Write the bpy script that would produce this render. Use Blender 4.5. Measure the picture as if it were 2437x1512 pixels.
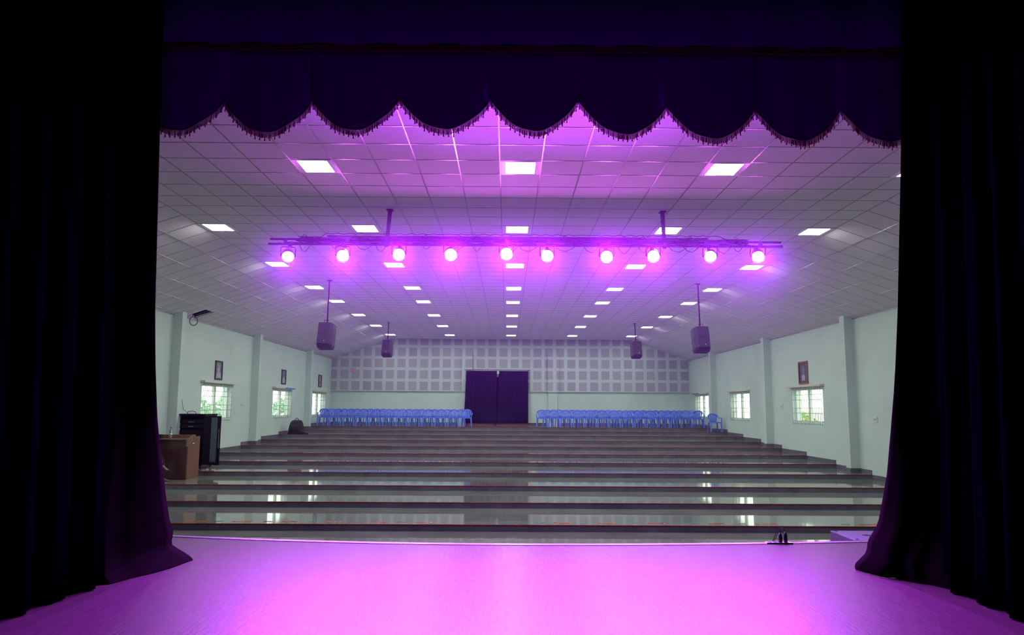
import bpy, bmesh, math, random
from mathutils import Vector, Matrix
random.seed(7)
S = bpy.context.scene
for o in list(bpy.data.objects): bpy.data.objects.remove(o)
COL = S.collection
PI = math.pi

# ------------------------------------------------------------ camera
EYE = 1.55
def setup_camera():
    yaw, pit, roll = .0060, .1236, .0057
    f0 = Vector((math.sin(yaw)*math.cos(pit), math.cos(yaw)*math.cos(pit), math.sin(pit)))
    r0 = Vector((math.cos(yaw), -math.sin(yaw), 0)); u0 = r0.cross(f0)
    r = r0*math.cos(roll) + u0*math.sin(roll); u = u0*math.cos(roll) - r0*math.sin(roll)
    cd = bpy.data.cameras.new('camera'); cd.sensor_width = 36; cd.sensor_fit = 'HORIZONTAL'
    cd.lens = 1724.85/2437*36; cd.clip_end = 300; cd.clip_start = .05
    c = bpy.data.objects.new('camera', cd); COL.objects.link(c)
    m = Matrix((( r.x, u.x, -f0.x, -.1731), (r.y, u.y, -f0.y, 0), (r.z, u.z, -f0.z, EYE), (0, 0, 0, 1)))
    c.matrix_world = m; S.camera = c
setup_camera()

# ------------------------------------------------------------ world and exposure
S.view_settings.view_transform = 'Standard'; S.view_settings.look = 'None'
S.view_settings.gamma = 1; S.view_settings.exposure = 0
S.view_settings.use_curve_mapping = False
wd = bpy.data.worlds.new('overcast_sky'); S.world = wd; wd.use_nodes = True
bg = wd.node_tree.nodes['Background']; bg.inputs[0].default_value = (.95, 1, .95, 1); bg.inputs[1].default_value = 4.3
S.cycles.use_denoising = True
S.cycles.max_bounces = 7; S.cycles.diffuse_bounces = 4; S.cycles.glossy_bounces = 3; S.cycles.transmission_bounces = 5
S.cycles.use_adaptive_sampling = True; S.cycles.adaptive_threshold = .05
S.cycles.transparent_max_bounces = 12; S.cycles.volume_bounces = 0
S.cycles.sample_clamp_indirect = 8

# ceiling panel brightness, spot power
PANEL = 54.0
SPOT_W = 2500.0
LENS = 200.0

# ------------------------------------------------------------ hall dimensions (metres; stage floor is z = 0)
W = 9.245; H = 5.055; HE = 4.006; XF = 6.2; BY = 37.5; PY = 7.9
N0, T, A0, B = 31.2402, 2.0462, .9967, .112
def nos(k): return N0 - T*k, EYE - A0 - B*k          # y of a nosing, z of its tread
PIT = -.68

# ------------------------------------------------------------ materials
M = {}
def mat(name, col=(.5,.5,.5), rough=.5, metal=0., spec=.5, emit=None, es=0., sheen=0., coat=0.):
    m = bpy.data.materials.new(name); m.use_nodes = True
    b = m.node_tree.nodes['Principled BSDF']
    b.inputs['Base Color'].default_value = (*col, 1); b.inputs['Roughness'].default_value = rough
    b.inputs['Metallic'].default_value = metal; b.inputs['Specular IOR Level'].default_value = spec
    if emit: b.inputs['Emission Color'].default_value = (*emit, 1); b.inputs['Emission Strength'].default_value = es
    if sheen: b.inputs['Sheen Weight'].default_value = sheen; b.inputs['Sheen Roughness'].default_value = .4
    if coat: b.inputs['Coat Weight'].default_value = coat
    M[name] = m; return m
def N(m, t): return m.node_tree.nodes.new(t)
def L(m, a, b): m.node_tree.links.new(a, b)
def bsdf(m): return m.node_tree.nodes['Principled BSDF']
def coords(m, scale=(1,1,1), kind='Object'):
    tc = N(m, 'ShaderNodeTexCoord'); mp = N(m, 'ShaderNodeMapping'); mp.inputs['Scale'].default_value = scale
    L(m, tc.outputs[kind], mp.inputs['Vector']); return mp.outputs[0]
def noise(m, vec, scale, detail=4, rough=.55):
    n = N(m, 'ShaderNodeTexNoise'); n.inputs['Scale'].default_value = scale; n.inputs['Detail'].default_value = detail
    n.inputs['Roughness'].default_value = rough; L(m, vec, n.inputs['Vector']); return n.outputs['Fac']
def ramp(m, fac, stops):
    r = N(m, 'ShaderNodeValToRGB'); e = r.color_ramp.elements
    while len(e) < len(stops): e.new(.5)
    for i, (p, c) in enumerate(stops): e[i].position = p; e[i].color = (*c, 1)
    L(m, fac, r.inputs[0]); return r.outputs[0]
def mth(m, op, a, b=None, c=None):
    n = N(m, 'ShaderNodeMath'); n.operation = op
    for i, v in enumerate((a, b, c)):
        if v is None: continue
        if isinstance(v, (int, float)): n.inputs[i].default_value = v
        else: L(m, v, n.inputs[i])
    return n.outputs[0]
def mixc(m, fac, a, b):
    n = N(m, 'ShaderNodeMix'); n.data_type = 'RGBA'
    if isinstance(fac, (int, float)): n.inputs[0].default_value = fac
    else: L(m, fac, n.inputs[0])
    for i, v in ((6, a), (7, b)):
        if isinstance(v, tuple): n.inputs[i].default_value = (*v, 1)
        else: L(m, v, n.inputs[i])
    return n.outputs[2]
def bump(m, h, strength=.2, dist=.01):
    b = N(m, 'ShaderNodeBump'); b.inputs['Strength'].default_value = strength; b.inputs['Distance'].default_value = dist
    L(m, h, b.inputs['Height']); L(m, b.outputs[0], bsdf(m).inputs['Normal'])
def sep(m, v):
    s = N(m, 'ShaderNodeSeparateXYZ'); L(m, v, s.inputs[0]); return s.outputs
def stripe(m, v, period, width, off=0.):   # 1 inside a thin line of the given width repeating at period
    a = mth(m, 'ADD', v, off); a = mth(m, 'PINGPONG', a, period/2); return mth(m, 'LESS_THAN', a, width/2)

def build_materials():
    # painted plaster of the hall walls, with faint patches of damp and scuffs
    m = mat('wall_paint', (.60,.72,.66), .55, spec=.3)
    v = coords(m); a = noise(m, v, .6, 5); c = ramp(m, a, [(.25,(.50,.61,.57)),(.6,(.56,.69,.635))])
    s = noise(m, coords(m, (1,1,1)), 3.2, 8, .7); sm = ramp(m, s, [(.66,(0,0,0)),(.72,(1,1,1))])
    c2 = mixc(m, mth(m, 'MULTIPLY', sm, .16), c, (.30,.36,.36)); L(m, c2, bsdf(m).inputs['Base Color'])
    bump(m, noise(m, v, 60), .05, .003)
    m = mat('board_paint', (.5,.58,.62), .6, spec=.25)      # back wall acoustic boarding: squares of perforated board
    x, y, z = sep(m, coords(m))
    px = mth(m, 'ABSOLUTE', mth(m, 'SUBTRACT', mth(m, 'PINGPONG', mth(m, 'ADD', x, 5.847-.585*40+.2+.2925), .585/1.0), .0))
    fx = mth(m, 'FLOORED_MODULO', mth(m, 'ADD', x, 5.847+.585*20), .585)
    fz = mth(m, 'FLOORED_MODULO', mth(m, 'SUBTRACT', z, 2.407), .5825)
    ins = mth(m, 'MULTIPLY', mth(m, 'LESS_THAN', fx, .415), mth(m, 'LESS_THAN', fz, .44))
    hx = mth(m, 'FLOORED_MODULO', x, .03); hz = mth(m, 'FLOORED_MODULO', z, .03)
    holes = mth(m, 'MULTIPLY', mth(m, 'LESS_THAN', hx, .012), mth(m, 'LESS_THAN', hz, .012))
    wn = N(m, 'ShaderNodeTexWhiteNoise'); wn.noise_dimensions = '2D'
    cb = N(m, 'ShaderNodeCombineXYZ'); L(m, mth(m, 'FLOOR', mth(m, 'DIVIDE', mth(m, 'ADD', x, 5.847+.585*20), .585)), cb.inputs[0])
    L(m, mth(m, 'FLOOR', mth(m, 'DIVIDE', mth(m, 'SUBTRACT', z, 2.407), .5825)), cb.inputs[1]); L(m, cb.outputs[0], wn.inputs['Vector'])
    sq = mixc(m, wn.outputs['Value'], (.345,.35,.41), (.415,.41,.46))
    sq = mixc(m, mth(m, 'MULTIPLY', holes, .35), sq, (.12,.12,.14))
    L(m, mixc(m, ins, (.50,.575,.60), sq), bsdf(m).inputs['Base Color'])
    # ceiling tiles
    m = mat('ceiling_tile', (.62,.61,.62), .8, spec=.2)
    v = coords(m); n = noise(m, v, 55, 3); n2 = noise(m, v, .5, 3)
    L(m, mixc(m, n2, ramp(m, n, [(.3,(.62,.60,.61)),(.6,(.74,.72,.73))]), (.74,.72,.73)), bsdf(m).inputs['Base Color'])
    bump(m, n, .25, .004)
    mat('tee_metal', (.31,.29,.33), .3, metal=.6)
    # polished granite of the steps
    m = mat('granite', (.2,.2,.2), .1, spec=.6)
    v = coords(m, (1,1,1)); a = noise(m, v, 1.4, 8, .65); f = noise(m, v, 90, 3, .6)
    c = ramp(m, a, [(.3,(.14,.157,.145)),(.5,(.20,.222,.205)),(.7,(.27,.295,.275))])
    c = mixc(m, ramp(m, f, [(.45,(0,0,0)),(.6,(.45,.45,.45))]), c, (.28,.27,.27))
    x, y, z = sep(m, coords(m)); j = stripe(m, x, .9, .006, .2)
    wn = N(m, 'ShaderNodeTexWhiteNoise'); wn.noise_dimensions = '2D'; cb = N(m, 'ShaderNodeCombineXYZ')
    L(m, mth(m, 'FLOOR', mth(m, 'DIVIDE', x, .9)), cb.inputs[0]); L(m, mth(m, 'FLOOR', mth(m, 'DIVIDE', y, 1.02)), cb.inputs[1]); L(m, cb.outputs[0], wn.inputs['Vector'])
    c = mixc(m, mth(m, 'MULTIPLY', wn.outputs['Value'], .22), c, (.09,.085,.09))
    L(m, mixc(m, mth(m, 'MULTIPLY', j, .5), c, (.06,.06,.06)), bsdf(m).inputs['Base Color'])
    rr = ramp(m, noise(m, coords(m, (.5,3,1)), 3, 5), [(.35,(.035,)*3),(.75,(.09,)*3)]); L(m, rr, bsdf(m).inputs['Roughness'])
    m = mat('riser_granite', (.1,.09,.1), .3, spec=.4)
    v = coords(m); a = noise(m, v, 3, 7, .65); x, y, z = sep(m, v)
    wn = N(m, 'ShaderNodeTexWhiteNoise'); wn.noise_dimensions = '1D'; L(m, mth(m, 'FLOOR', mth(m, 'ADD', mth(m, 'DIVIDE', x, .9), mth(m, 'MULTIPLY', y, 7.3))), wn.inputs['W'])
    c = ramp(m, a, [(.3,(.08,.08,.105)),(.7,(.165,.165,.20))]); L(m, mixc(m, mth(m, 'MULTIPLY', wn.outputs['Value'], .35), c, (.16,.15,.155)), bsdf(m).inputs['Base Color'])
    m = mat('red_nosing', (.33,.01,.015), .55, spec=.2)
    n = noise(m, coords(m, (1,8,8)), 6, 6, .7); L(m, ramp(m, n, [(.3,(.24,.004,.015)),(.64,(.30,.006,.02)),(.72,(.38,.10,.10))]), bsdf(m).inputs['Base Color'])
    # vinyl of the stage: wood grain print, sheet seams, small scuffs
    m = mat('stage_vinyl', (.6,.5,.45), .38, spec=.22)
    g = noise(m, coords(m, (18,1.6,1)), 3.2, 6, .6); v = coords(m)
    c = ramp(m, g, [(.3,(.043,.026,.037)),(.55,(.066,.041,.056)),(.75,(.085,.056,.072))])
    big = noise(m, v, 1.1, 4); c = mixc(m, mth(m, 'MULTIPLY', big, .35), c, (.049,.031,.043))
    x, y, z = sep(m, v); seam = stripe(m, mth(m, 'ADD', x, mth(m, 'MULTIPLY', y, .02)), 2.44, .007, -.66)
    sc = noise(m, coords(m, (1,3,1)), 5, 9, .75); scm = ramp(m, sc, [(.705,(0,0,0)),(.73,(1,1,1))])
    c = mixc(m, mth(m, 'MULTIPLY', scm, .5), c, (.03,.015,.024))
    L(m, mixc(m, mth(m, 'MULTIPLY', seam, .75), c, (.024,.012,.018)), bsdf(m).inputs['Base Color'])
    L(m, ramp(m, noise(m, coords(m, (14,2,1)), 5, 5), [(.3,(.31,)*3),(.7,(.43,)*3)]), bsdf(m).inputs['Roughness'])
    bump(m, g, .45, .004)
    bsdf(m).inputs['Coat Weight'].default_value = .10; bsdf(m).inputs['Coat Roughness'].default_value = .26
    # velvet
    m = mat('velvet', (.0012,.0001,.0014), .9, spec=.02, sheen=.02)
    bsdf(m).inputs['Sheen Tint'].default_value = (.8,.02,.35,1)
    mat('valance_velvet_glow', (.26,.012,.66), .9, spec=.05, sheen=.03)  # violet of the light veil over the valance is put into the cloth
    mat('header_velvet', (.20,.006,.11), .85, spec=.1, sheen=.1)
    mat('black_drape', (.0008,.0003,.0022), 1., spec=0)
    mat('door_drape', (.012,.007,.055), .85, spec=.1)
    m = mat('fringe_thread', (.26,.07,.22), .6); mat('tassel_thread', (.5,.06,.16), .6)
    mat('border_velvet_glow', (.12,.008,.38), .95, spec=.02); mat('stage_black', (.003,.003,.007), 1, spec=0)  # border colour carries the bluish-purple light veil; the drape itself is black
    mat('aluminium', (.7,.68,.72), .28, metal=.9)
    mat('stage_edge_metal', (.30,.24,.36), .36, metal=.85); mat('truss_paint', (.02,.008,.07), .45, spec=.5)
    mat('black_metal', (.03,.025,.045), .45)
    mat('black_plastic', (.012,.012,.02), .5)
    mat('cable_rubber', (.012,.01,.02), .6)
    mat('speaker_shell', (.022,.018,.05), .6)
    mat('bass_shell_lit', (.20,.10,.36), .5); mat('speaker_dark', (.012,.01,.03), .6)  # bass shell colour carries the purple light spilling from the spotlights
    mat('panel_frame', (.8,.8,.8), .3)
    mat('panel_diffuser', (.9,.9,.9), .4, emit=(1,1,.98), es=PANEL)
    for nm, k in (('bright', 1.6), ('medium', 1.), ('dim', .4)): mat('spot_lens_'+nm, (.9,.7,.9), .2, emit=(.78,.10,1.), es=LENS*k)
    mat('led_white', (1,1,1), .4, emit=(1,1,1), es=1.2)
    m = mat('chair_plastic', (.05,.10,.52), .28, spec=.5)
    L(m, ramp(m, noise(m, coords(m), 3), [(.3,(.10,.19,.80)),(.7,(.13,.25,.92))]), bsdf(m).inputs['Base Color'])
    m = mat('light_wood', (.42,.2,.1), .4)
    g = noise(m, coords(m, (14,14,.8)), 3, 5); L(m, ramp(m, g, [(.3,(.15,.065,.04)),(.7,(.22,.10,.06))]), bsdf(m).inputs['Base Color'])
    m = mat('dark_wood', (.08,.03,.03), .22)
    g = noise(m, coords(m, (10,10,.8)), 3, 5); L(m, ramp(m, g, [(.3,(.055,.020,.022)),(.7,(.095,.038,.034))]), bsdf(m).inputs['Base Color'])
    mat('rack_black', (.004,.004,.012), .4, spec=.15)
    mat('rack_grey', (.2,.22,.25), .4)
    mat('label_white', (.8,.8,.8), .5)
    mat('smoked_glass', (.09,.125,.14), .08, spec=.6)
    mat('window_frame_paint', (.72,.76,.68), .4)
    mat('grille_metal', (.42,.47,.44), .4)
    mat('pelmet_cream', (.66,.62,.56), .5); mat('pelmet_blue', (.06,.2,.7), .5)
    m = mat('window_glass', (.9,1,.95), .02)
    nt = m.node_tree; out = nt.nodes['Material Output']; tr = N(m, 'ShaderNodeBsdfTransparent'); tr.inputs[0].default_value = (.93,.98,.94,1)
    gl = N(m, 'ShaderNodeBsdfGlossy'); gl.inputs['Roughness'].default_value = .03; mx = N(m, 'ShaderNodeMixShader'); mx.inputs[0].default_value = .05
    L(m, tr.outputs[0], mx.inputs[1]); L(m, gl.outputs[0], mx.inputs[2]); L(m, mx.outputs[0], out.inputs[0])
    mat('switch_plastic', (.68,.70,.66), .4)
    mat('switch_grey', (.5,.53,.5), .4)
    mat('frame_dark', (.02,.012,.02), .4); mat('frame_red', (.34,.10,.07), .4); mat('frame_maroon', (.11,.02,.06), .4)
    m = mat('print_grey', (.4,.4,.45), .35)
    L(m, ramp(m, noise(m, coords(m), 5, 4), [(.35,(.09,.09,.12)),(.65,(.34,.34,.38))]), bsdf(m).inputs['Base Color'])
    m = mat('print_dark', (.06,.06,.12), .35)
    L(m, ramp(m, noise(m, coords(m), 7, 4), [(.35,(.03,.03,.08)),(.7,(.12,.13,.2))]), bsdf(m).inputs['Base Color'])
    mat('print_pale', (.45,.45,.50), .4); mat('print_mid', (.16,.17,.24), .4)
    mat('pink_card', (.55,.33,.42), .6)
    mat('backpack_cloth', (.012,.010,.022), .8)
    m = mat('bottle_plastic', (.9,.95,.95), .08)
    b = bsdf(m); b.inputs['Transmission Weight'].default_value = .85; b.inputs['IOR'].default_value = 1.2
    mat('bottle_cap', (.02,.05,.5), .4)
    m = mat('bottle_label', (.1,.3,.6), .4)
    x, y, z = sep(m, coords(m)); L(m, mixc(m, mth(m, 'GREATER_THAN', mth(m, 'SINE', mth(m, 'ADD', mth(m, 'MULTIPLY', z, 110), mth(m, 'MULTIPLY', x, 60))), .1), (.05,.2,.5), (.75,.8,.85)), bsdf(m).inputs['Base Color'])
    mat('skin', (.22,.11,.075), .5); mat('black_cloth', (.008,.008,.014), .9); mat('hair', (.01,.008,.008), .6)
    mat('eye_white', (.7,.7,.7), .3); mat('lip', (.2,.07,.06), .5)
    mat('paint_red', (.62,.07,.03), .35); mat('paint_blue', (.09,.10,.28), .35)
    m = mat('leaf', (.2,.4,.08), .6); L(m, ramp(m, noise(m, coords(m), 2.2), [(.35,(.10,.26,.05)),(.65,(.42,.58,.10))]), bsdf(m).inputs['Base Color'])
    m = mat('leaf_blue_green', (.2,.4,.08), .6); L(m, ramp(m, noise(m, coords(m), 2.2), [(.35,(.12,.36,.22)),(.65,(.45,.66,.42))]), bsdf(m).inputs['Base Color'])
    mat('bark', (.12,.08,.05), .8); mat('soil', (.32,.3,.24), .9); mat('compound_wall', (.75,.75,.7), .8)
build_materials()

# ------------------------------------------------------------ mesh builder
class MB:
    def __init__(s): s.v = []; s.f = []; s.sm = []
    def add(s, vs, fs, smooth=False):
        n = len(s.v); s.v += [tuple(v) for v in vs]; s.f += [tuple(i+n for i in f) for f in fs]; s.sm += [smooth]*len(fs); return s
    def box(s, x0, x1, y0, y1, z0, z1):
        vs = [(x, y, z) for z in (z0, z1) for y in (y0, y1) for x in (x0, x1)]
        return s.add(vs, [(0,2,3,1),(4,5,7,6),(0,1,5,4),(2,6,7,3),(0,4,6,2),(1,3,7,5)])
    def hexa(s, bot, top):     # two quads of four points each
        return s.add(list(bot)+list(top), [(3,2,1,0),(4,5,6,7),(0,1,5,4),(1,2,6,5),(2,3,7,6),(3,0,4,7)])
    def prism(s, pts, axis, a, b):      # polygon pts in the other two axes extruded from a to b
        def P(p, t): return (t, p[0], p[1]) if axis == 0 else (p[0], t, p[1]) if axis == 1 else (p[0], p[1], t)
        n = len(pts); vs = [P(p, a) for p in pts] + [P(p, b) for p in pts]
        return s.add(vs, [tuple(range(n))[::-1], tuple(range(n, 2*n))] + [(i, (i+1) % n, n+(i+1) % n, n+i) for i in range(n)])
    def tube(s, pts, r, n=8, sq=(1,1), cap=True, up=None):
        pts = [Vector(p) for p in pts]; rs = r if isinstance(r, (list, tuple)) else [r]*len(pts); rings = []
        prev = None
        for i, p in enumerate(pts):
            d = (pts[min(i+1, len(pts)-1)] - pts[max(i-1, 0)]).normalized()
            if prev is None:
                a = Vector(up) if up else (Vector((0,0,1)) if abs(d.z) < .9 else Vector((1,0,0)))
            else: a = prev
            x = (a - d*a.dot(d)).normalized(); prev = x; y = d.cross(x)
            rings.append([p + x*math.cos(2*PI*k/n)*rs[i]*sq[0] + y*math.sin(2*PI*k/n)*rs[i]*sq[1] for k in range(n)])
        vs = [v for rg in rings for v in rg]; fs = []
        for i in range(len(pts)-1):
            for k in range(n): fs.append((i*n+k, i*n+(k+1) % n, (i+1)*n+(k+1) % n, (i+1)*n+k))
        if cap: fs.append(tuple(range(n))[::-1]); fs.append(tuple((len(pts)-1)*n+k for k in range(n)))
        return s.add(vs, fs, n > 5)
    def lathe(s, prof, n=20, c=(0,0,0)):     # (radius, z)
        vs = []; fs = []
        for (r, z) in prof:
            for k in range(n): vs.append((c[0]+r*math.cos(2*PI*k/n), c[1]+r*math.sin(2*PI*k/n), c[2]+z))
        for i in range(len(prof)-1):
            for k in range(n): fs.append((i*n+k, i*n+(k+1) % n, (i+1)*n+(k+1) % n, (i+1)*n+k))
        fs.append(tuple(range(n))[::-1]); fs.append(tuple((len(prof)-1)*n+k for k in range(n)))
        return s.add(vs, fs, True)
    def tf(s, mtx): s.v = [tuple(mtx @ Vector(v)) for v in s.v]; return s
    def build(s, name, m, parent=None, bevel=0., solid=0., mods=None):
        me = bpy.data.meshes.new(name); me.from_pydata(s.v, [], s.f); me.update()
        ms = m if isinstance(m, (list, tuple)) else [m]
        for q in ms: me.materials.append(M[q])
        for p, sm in zip(me.polygons, s.sm): p.use_smooth = sm
        o = bpy.data.objects.new(name, me); COL.objects.link(o)
        if parent: o.parent = parent
        if solid:
            md = o.modifiers.new('solid', 'SOLIDIFY'); md.thickness = solid; md.offset = 0
        if bevel:
            md = o.modifiers.new('bevel', 'BEVEL'); md.width = bevel; md.segments = 2; md.limit_method = 'ANGLE'
        return o
def tag(o, label=None, cat=None, group=None, kind=None):
    if label: o['label'] = label
    if cat: o['category'] = cat
    if group: o['group'] = group
    if kind: o['kind'] = kind
    return o
def empty(name, loc=(0,0,0), rz=0., label=None, cat=None, group=None):
    o = bpy.data.objects.new(name, None); COL.objects.link(o); o.location = loc; o.rotation_euler = (0,0,rz)
    o.empty_display_size = .1
    return tag(o, label, cat, group)
def copy_tree(o, parent=None):
    c = o.copy(); COL.objects.link(c); c.parent = parent
    for ch in [x for x in bpy.data.objects if x.parent == o]: copy_tree(ch, c)
    return c
def struct(mb, name, m, parent=None, **k):
    o = mb.build(name, m, parent, **k)
    if not parent: o['kind'] = 'structure'
    return o
ORD = ['first','second','third','fourth','fifth','sixth','seventh','eighth','ninth','tenth','eleventh','twelfth','thirteenth','fourteenth','fifteenth']

# ------------------------------------------------------------ hall shell
def edge_y(x): return 8.50 + (.0268 if x < 0 else .0168)*(x+.1)**2      # front lip of the stage, slightly bowed
LEVELS = [(k, *nos(k)) for k in range(-1, 10)]
def build_floor():
    fl = MB(); rs = MB()
    # treads: each from its nosing back to the next
    ys = [nos(k)[0] for k in range(-1, 10)] ; zs = [nos(k)[1] for k in range(-1, 10)]
    bot = -1.2
    back = BY+.25
    for y, z in zip(ys, zs):
        fl.box(-W-.2, W+.2, y, back, bot, z); back = y
    fl.box(-W-.2, W+.2, 10.78, back, bot, -.567)
    fl.box(-W-.2, W+.2, PY-.1, 10.78, bot, PIT)
    struct(fl, 'floor', 'granite')
    n = 1
    for k in range(-1, 10):
        y, z = nos(k)
        r = MB().box(-W, W, y-.018, y, z-B, z-.013); struct(r, 'trim_%d' % n, 'riser_granite'); n += 1
        t = MB().box(-W, W, y-.028, y+.006, z-.013, z+.002); struct(t, 'trim_%d' % n, 'red_nosing', bevel=.004); n += 1
    # landing in front of the doorway
    ld = MB().box(-2.2, .84, 36.9, BY, .665, .745); struct(ld, 'trim_%d' % n, 'riser_granite'); n += 1
    ld = MB().box(-2.2, .84, 36.87, 36.92, .727, .749); struct(ld, 'trim_%d' % n, 'red_nosing'); n += 1
    # last step down into the pit before the stage
    r = MB().box(-W, W, 10.76, 10.78, PIT, -.59); struct(r, 'trim_%d' % n, 'riser_granite'); n += 1
    r = MB().box(-W, W, 10.75, 10.79, -.59, -.564); struct(r, 'trim_%d' % n, 'red_nosing'); n += 1
    # skirting that follows the treads
    for side, sx in (('left', -1), ('right', 1)):
        b = MB(); back = BY
        for y, z in list(zip(ys, zs)) + [(10.78, -.567), (PY, PIT)]:
            x0, x1 = sorted((sx*W, sx*(W-.02))); b.box(x0, x1, y, back, z, z+.115)
            for py in PILS:
                if y <= py < back:
                    a0, a1 = sorted((sx*W, sx*(W-.275))); b.box(a0, a1, py-.02, py+.29, z, z+.115)
            back = y
        struct(b, 'baseboard_'+side, 'riser_granite')
    b = MB().box(-W, W, BY-.02, BY, .665, .775); struct(b, 'baseboard_back', 'riser_granite')
    return n
PILS = [13.3, 19.58, 25.85, 32.72]
WINS = [(14.3,16.6), (21.7,24.02), (28.3,30.65), (34.05,36.4)]
WZ0, WZ1 = 1.12, 2.2
NTRIM = build_floor()

def build_walls():
    global NTRIM
    TH = .24
    for side, sx in (('left', -1), ('right', 1)):
        b = MB(); x0, x1 = sorted((sx*W, sx*(W+TH)))
        cur = PY
        for y0, y1 in WINS:
            b.box(x0, x1, cur, y0, -1.2, HE+.06); b.box(x0, x1, y0, y1, -1.2, WZ0); b.box(x0, x1, y0, y1, WZ1, HE+.06); cur = y1
        b.box(x0, x1, cur, BY+TH, -1.2, HE+.06)
        struct(b, 'wall_'+side, 'wall_paint')
        for py in PILS:       # flat piers, top cut to the slope of the ceiling
            y, z = max(((a, c) for k, a, c in LEVELS if a <= py), default=(0, -.567), key=lambda t: t[0])
            zt0, zt1 = HE, HE+.25*(H-HE)/(W-XF)
            a = sx*W; c = sx*(W-.25)
            p = MB(); q = [(a,z),(c,z),(c,zt1),(a,zt0)] if sx < 0 else [(c,z),(a,z),(a,zt0),(c,zt1)]
            p.prism(q, 1, py, py+.27)
            struct(p, 'trim_%d' % NTRIM, 'wall_paint'); NTRIM += 1
    b = MB(); TH = .24
    pts = [(-W-TH,-1.2),(W+TH,-1.2),(W+TH,HE+.06),(XF,H+.1),(-XF,H+.1),(-W-TH,HE+.06)]
    b.prism(pts, 1, BY, BY+TH); struct(b, 'wall_back', 'wall_paint')
    # acoustic boarding on the upper back wall, ledge below it, boxed columns
    b = MB().prism([(-W+.001,2.37),(W-.001,2.37),(W-.001,HE),(XF,H),(-XF,H),(-W+.001,HE)], 1, BY-.04, BY-.001)
    struct(b, 'trim_%d' % NTRIM, 'board_paint'); NTRIM += 1
    b = MB().box(-W, -2.3, BY-.07, BY, 2.345, 2.372).box(.95, W, BY-.07, BY, 2.345, 2.372)
    struct(b, 'trim_%d' % NTRIM, 'grille_metal'); NTRIM += 1
    for x0, x1 in ((-2.517,-1.973), (1.903,2.47)):
        b = MB().box(x0, x1, BY-.16, BY, 2.33, 4.3); struct(b, 'trim_%d' % NTRIM, 'board_paint', bevel=.008); NTRIM += 1
    for x0, x1 in ((-2.62,-2.27), (1.93,2.40)):
        b = MB().box(x0, x1, BY-.10, BY-.02, .665, 2.33); struct(b, 'trim_%d' % NTRIM, 'wall_paint'); NTRIM += 1
    # wall around the stage opening
    b = MB()
    for x0, x1 in ((-W-.24, -4.55), (4.75, W+.24)): b.box(x0, x1, PY-.2, PY, -1.2, 7.6)
    b.box(-4.55, 4.75, PY-.2, PY, 5.0, 7.6); struct(b, 'wall_front', 'stage_black')
build_walls()

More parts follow.
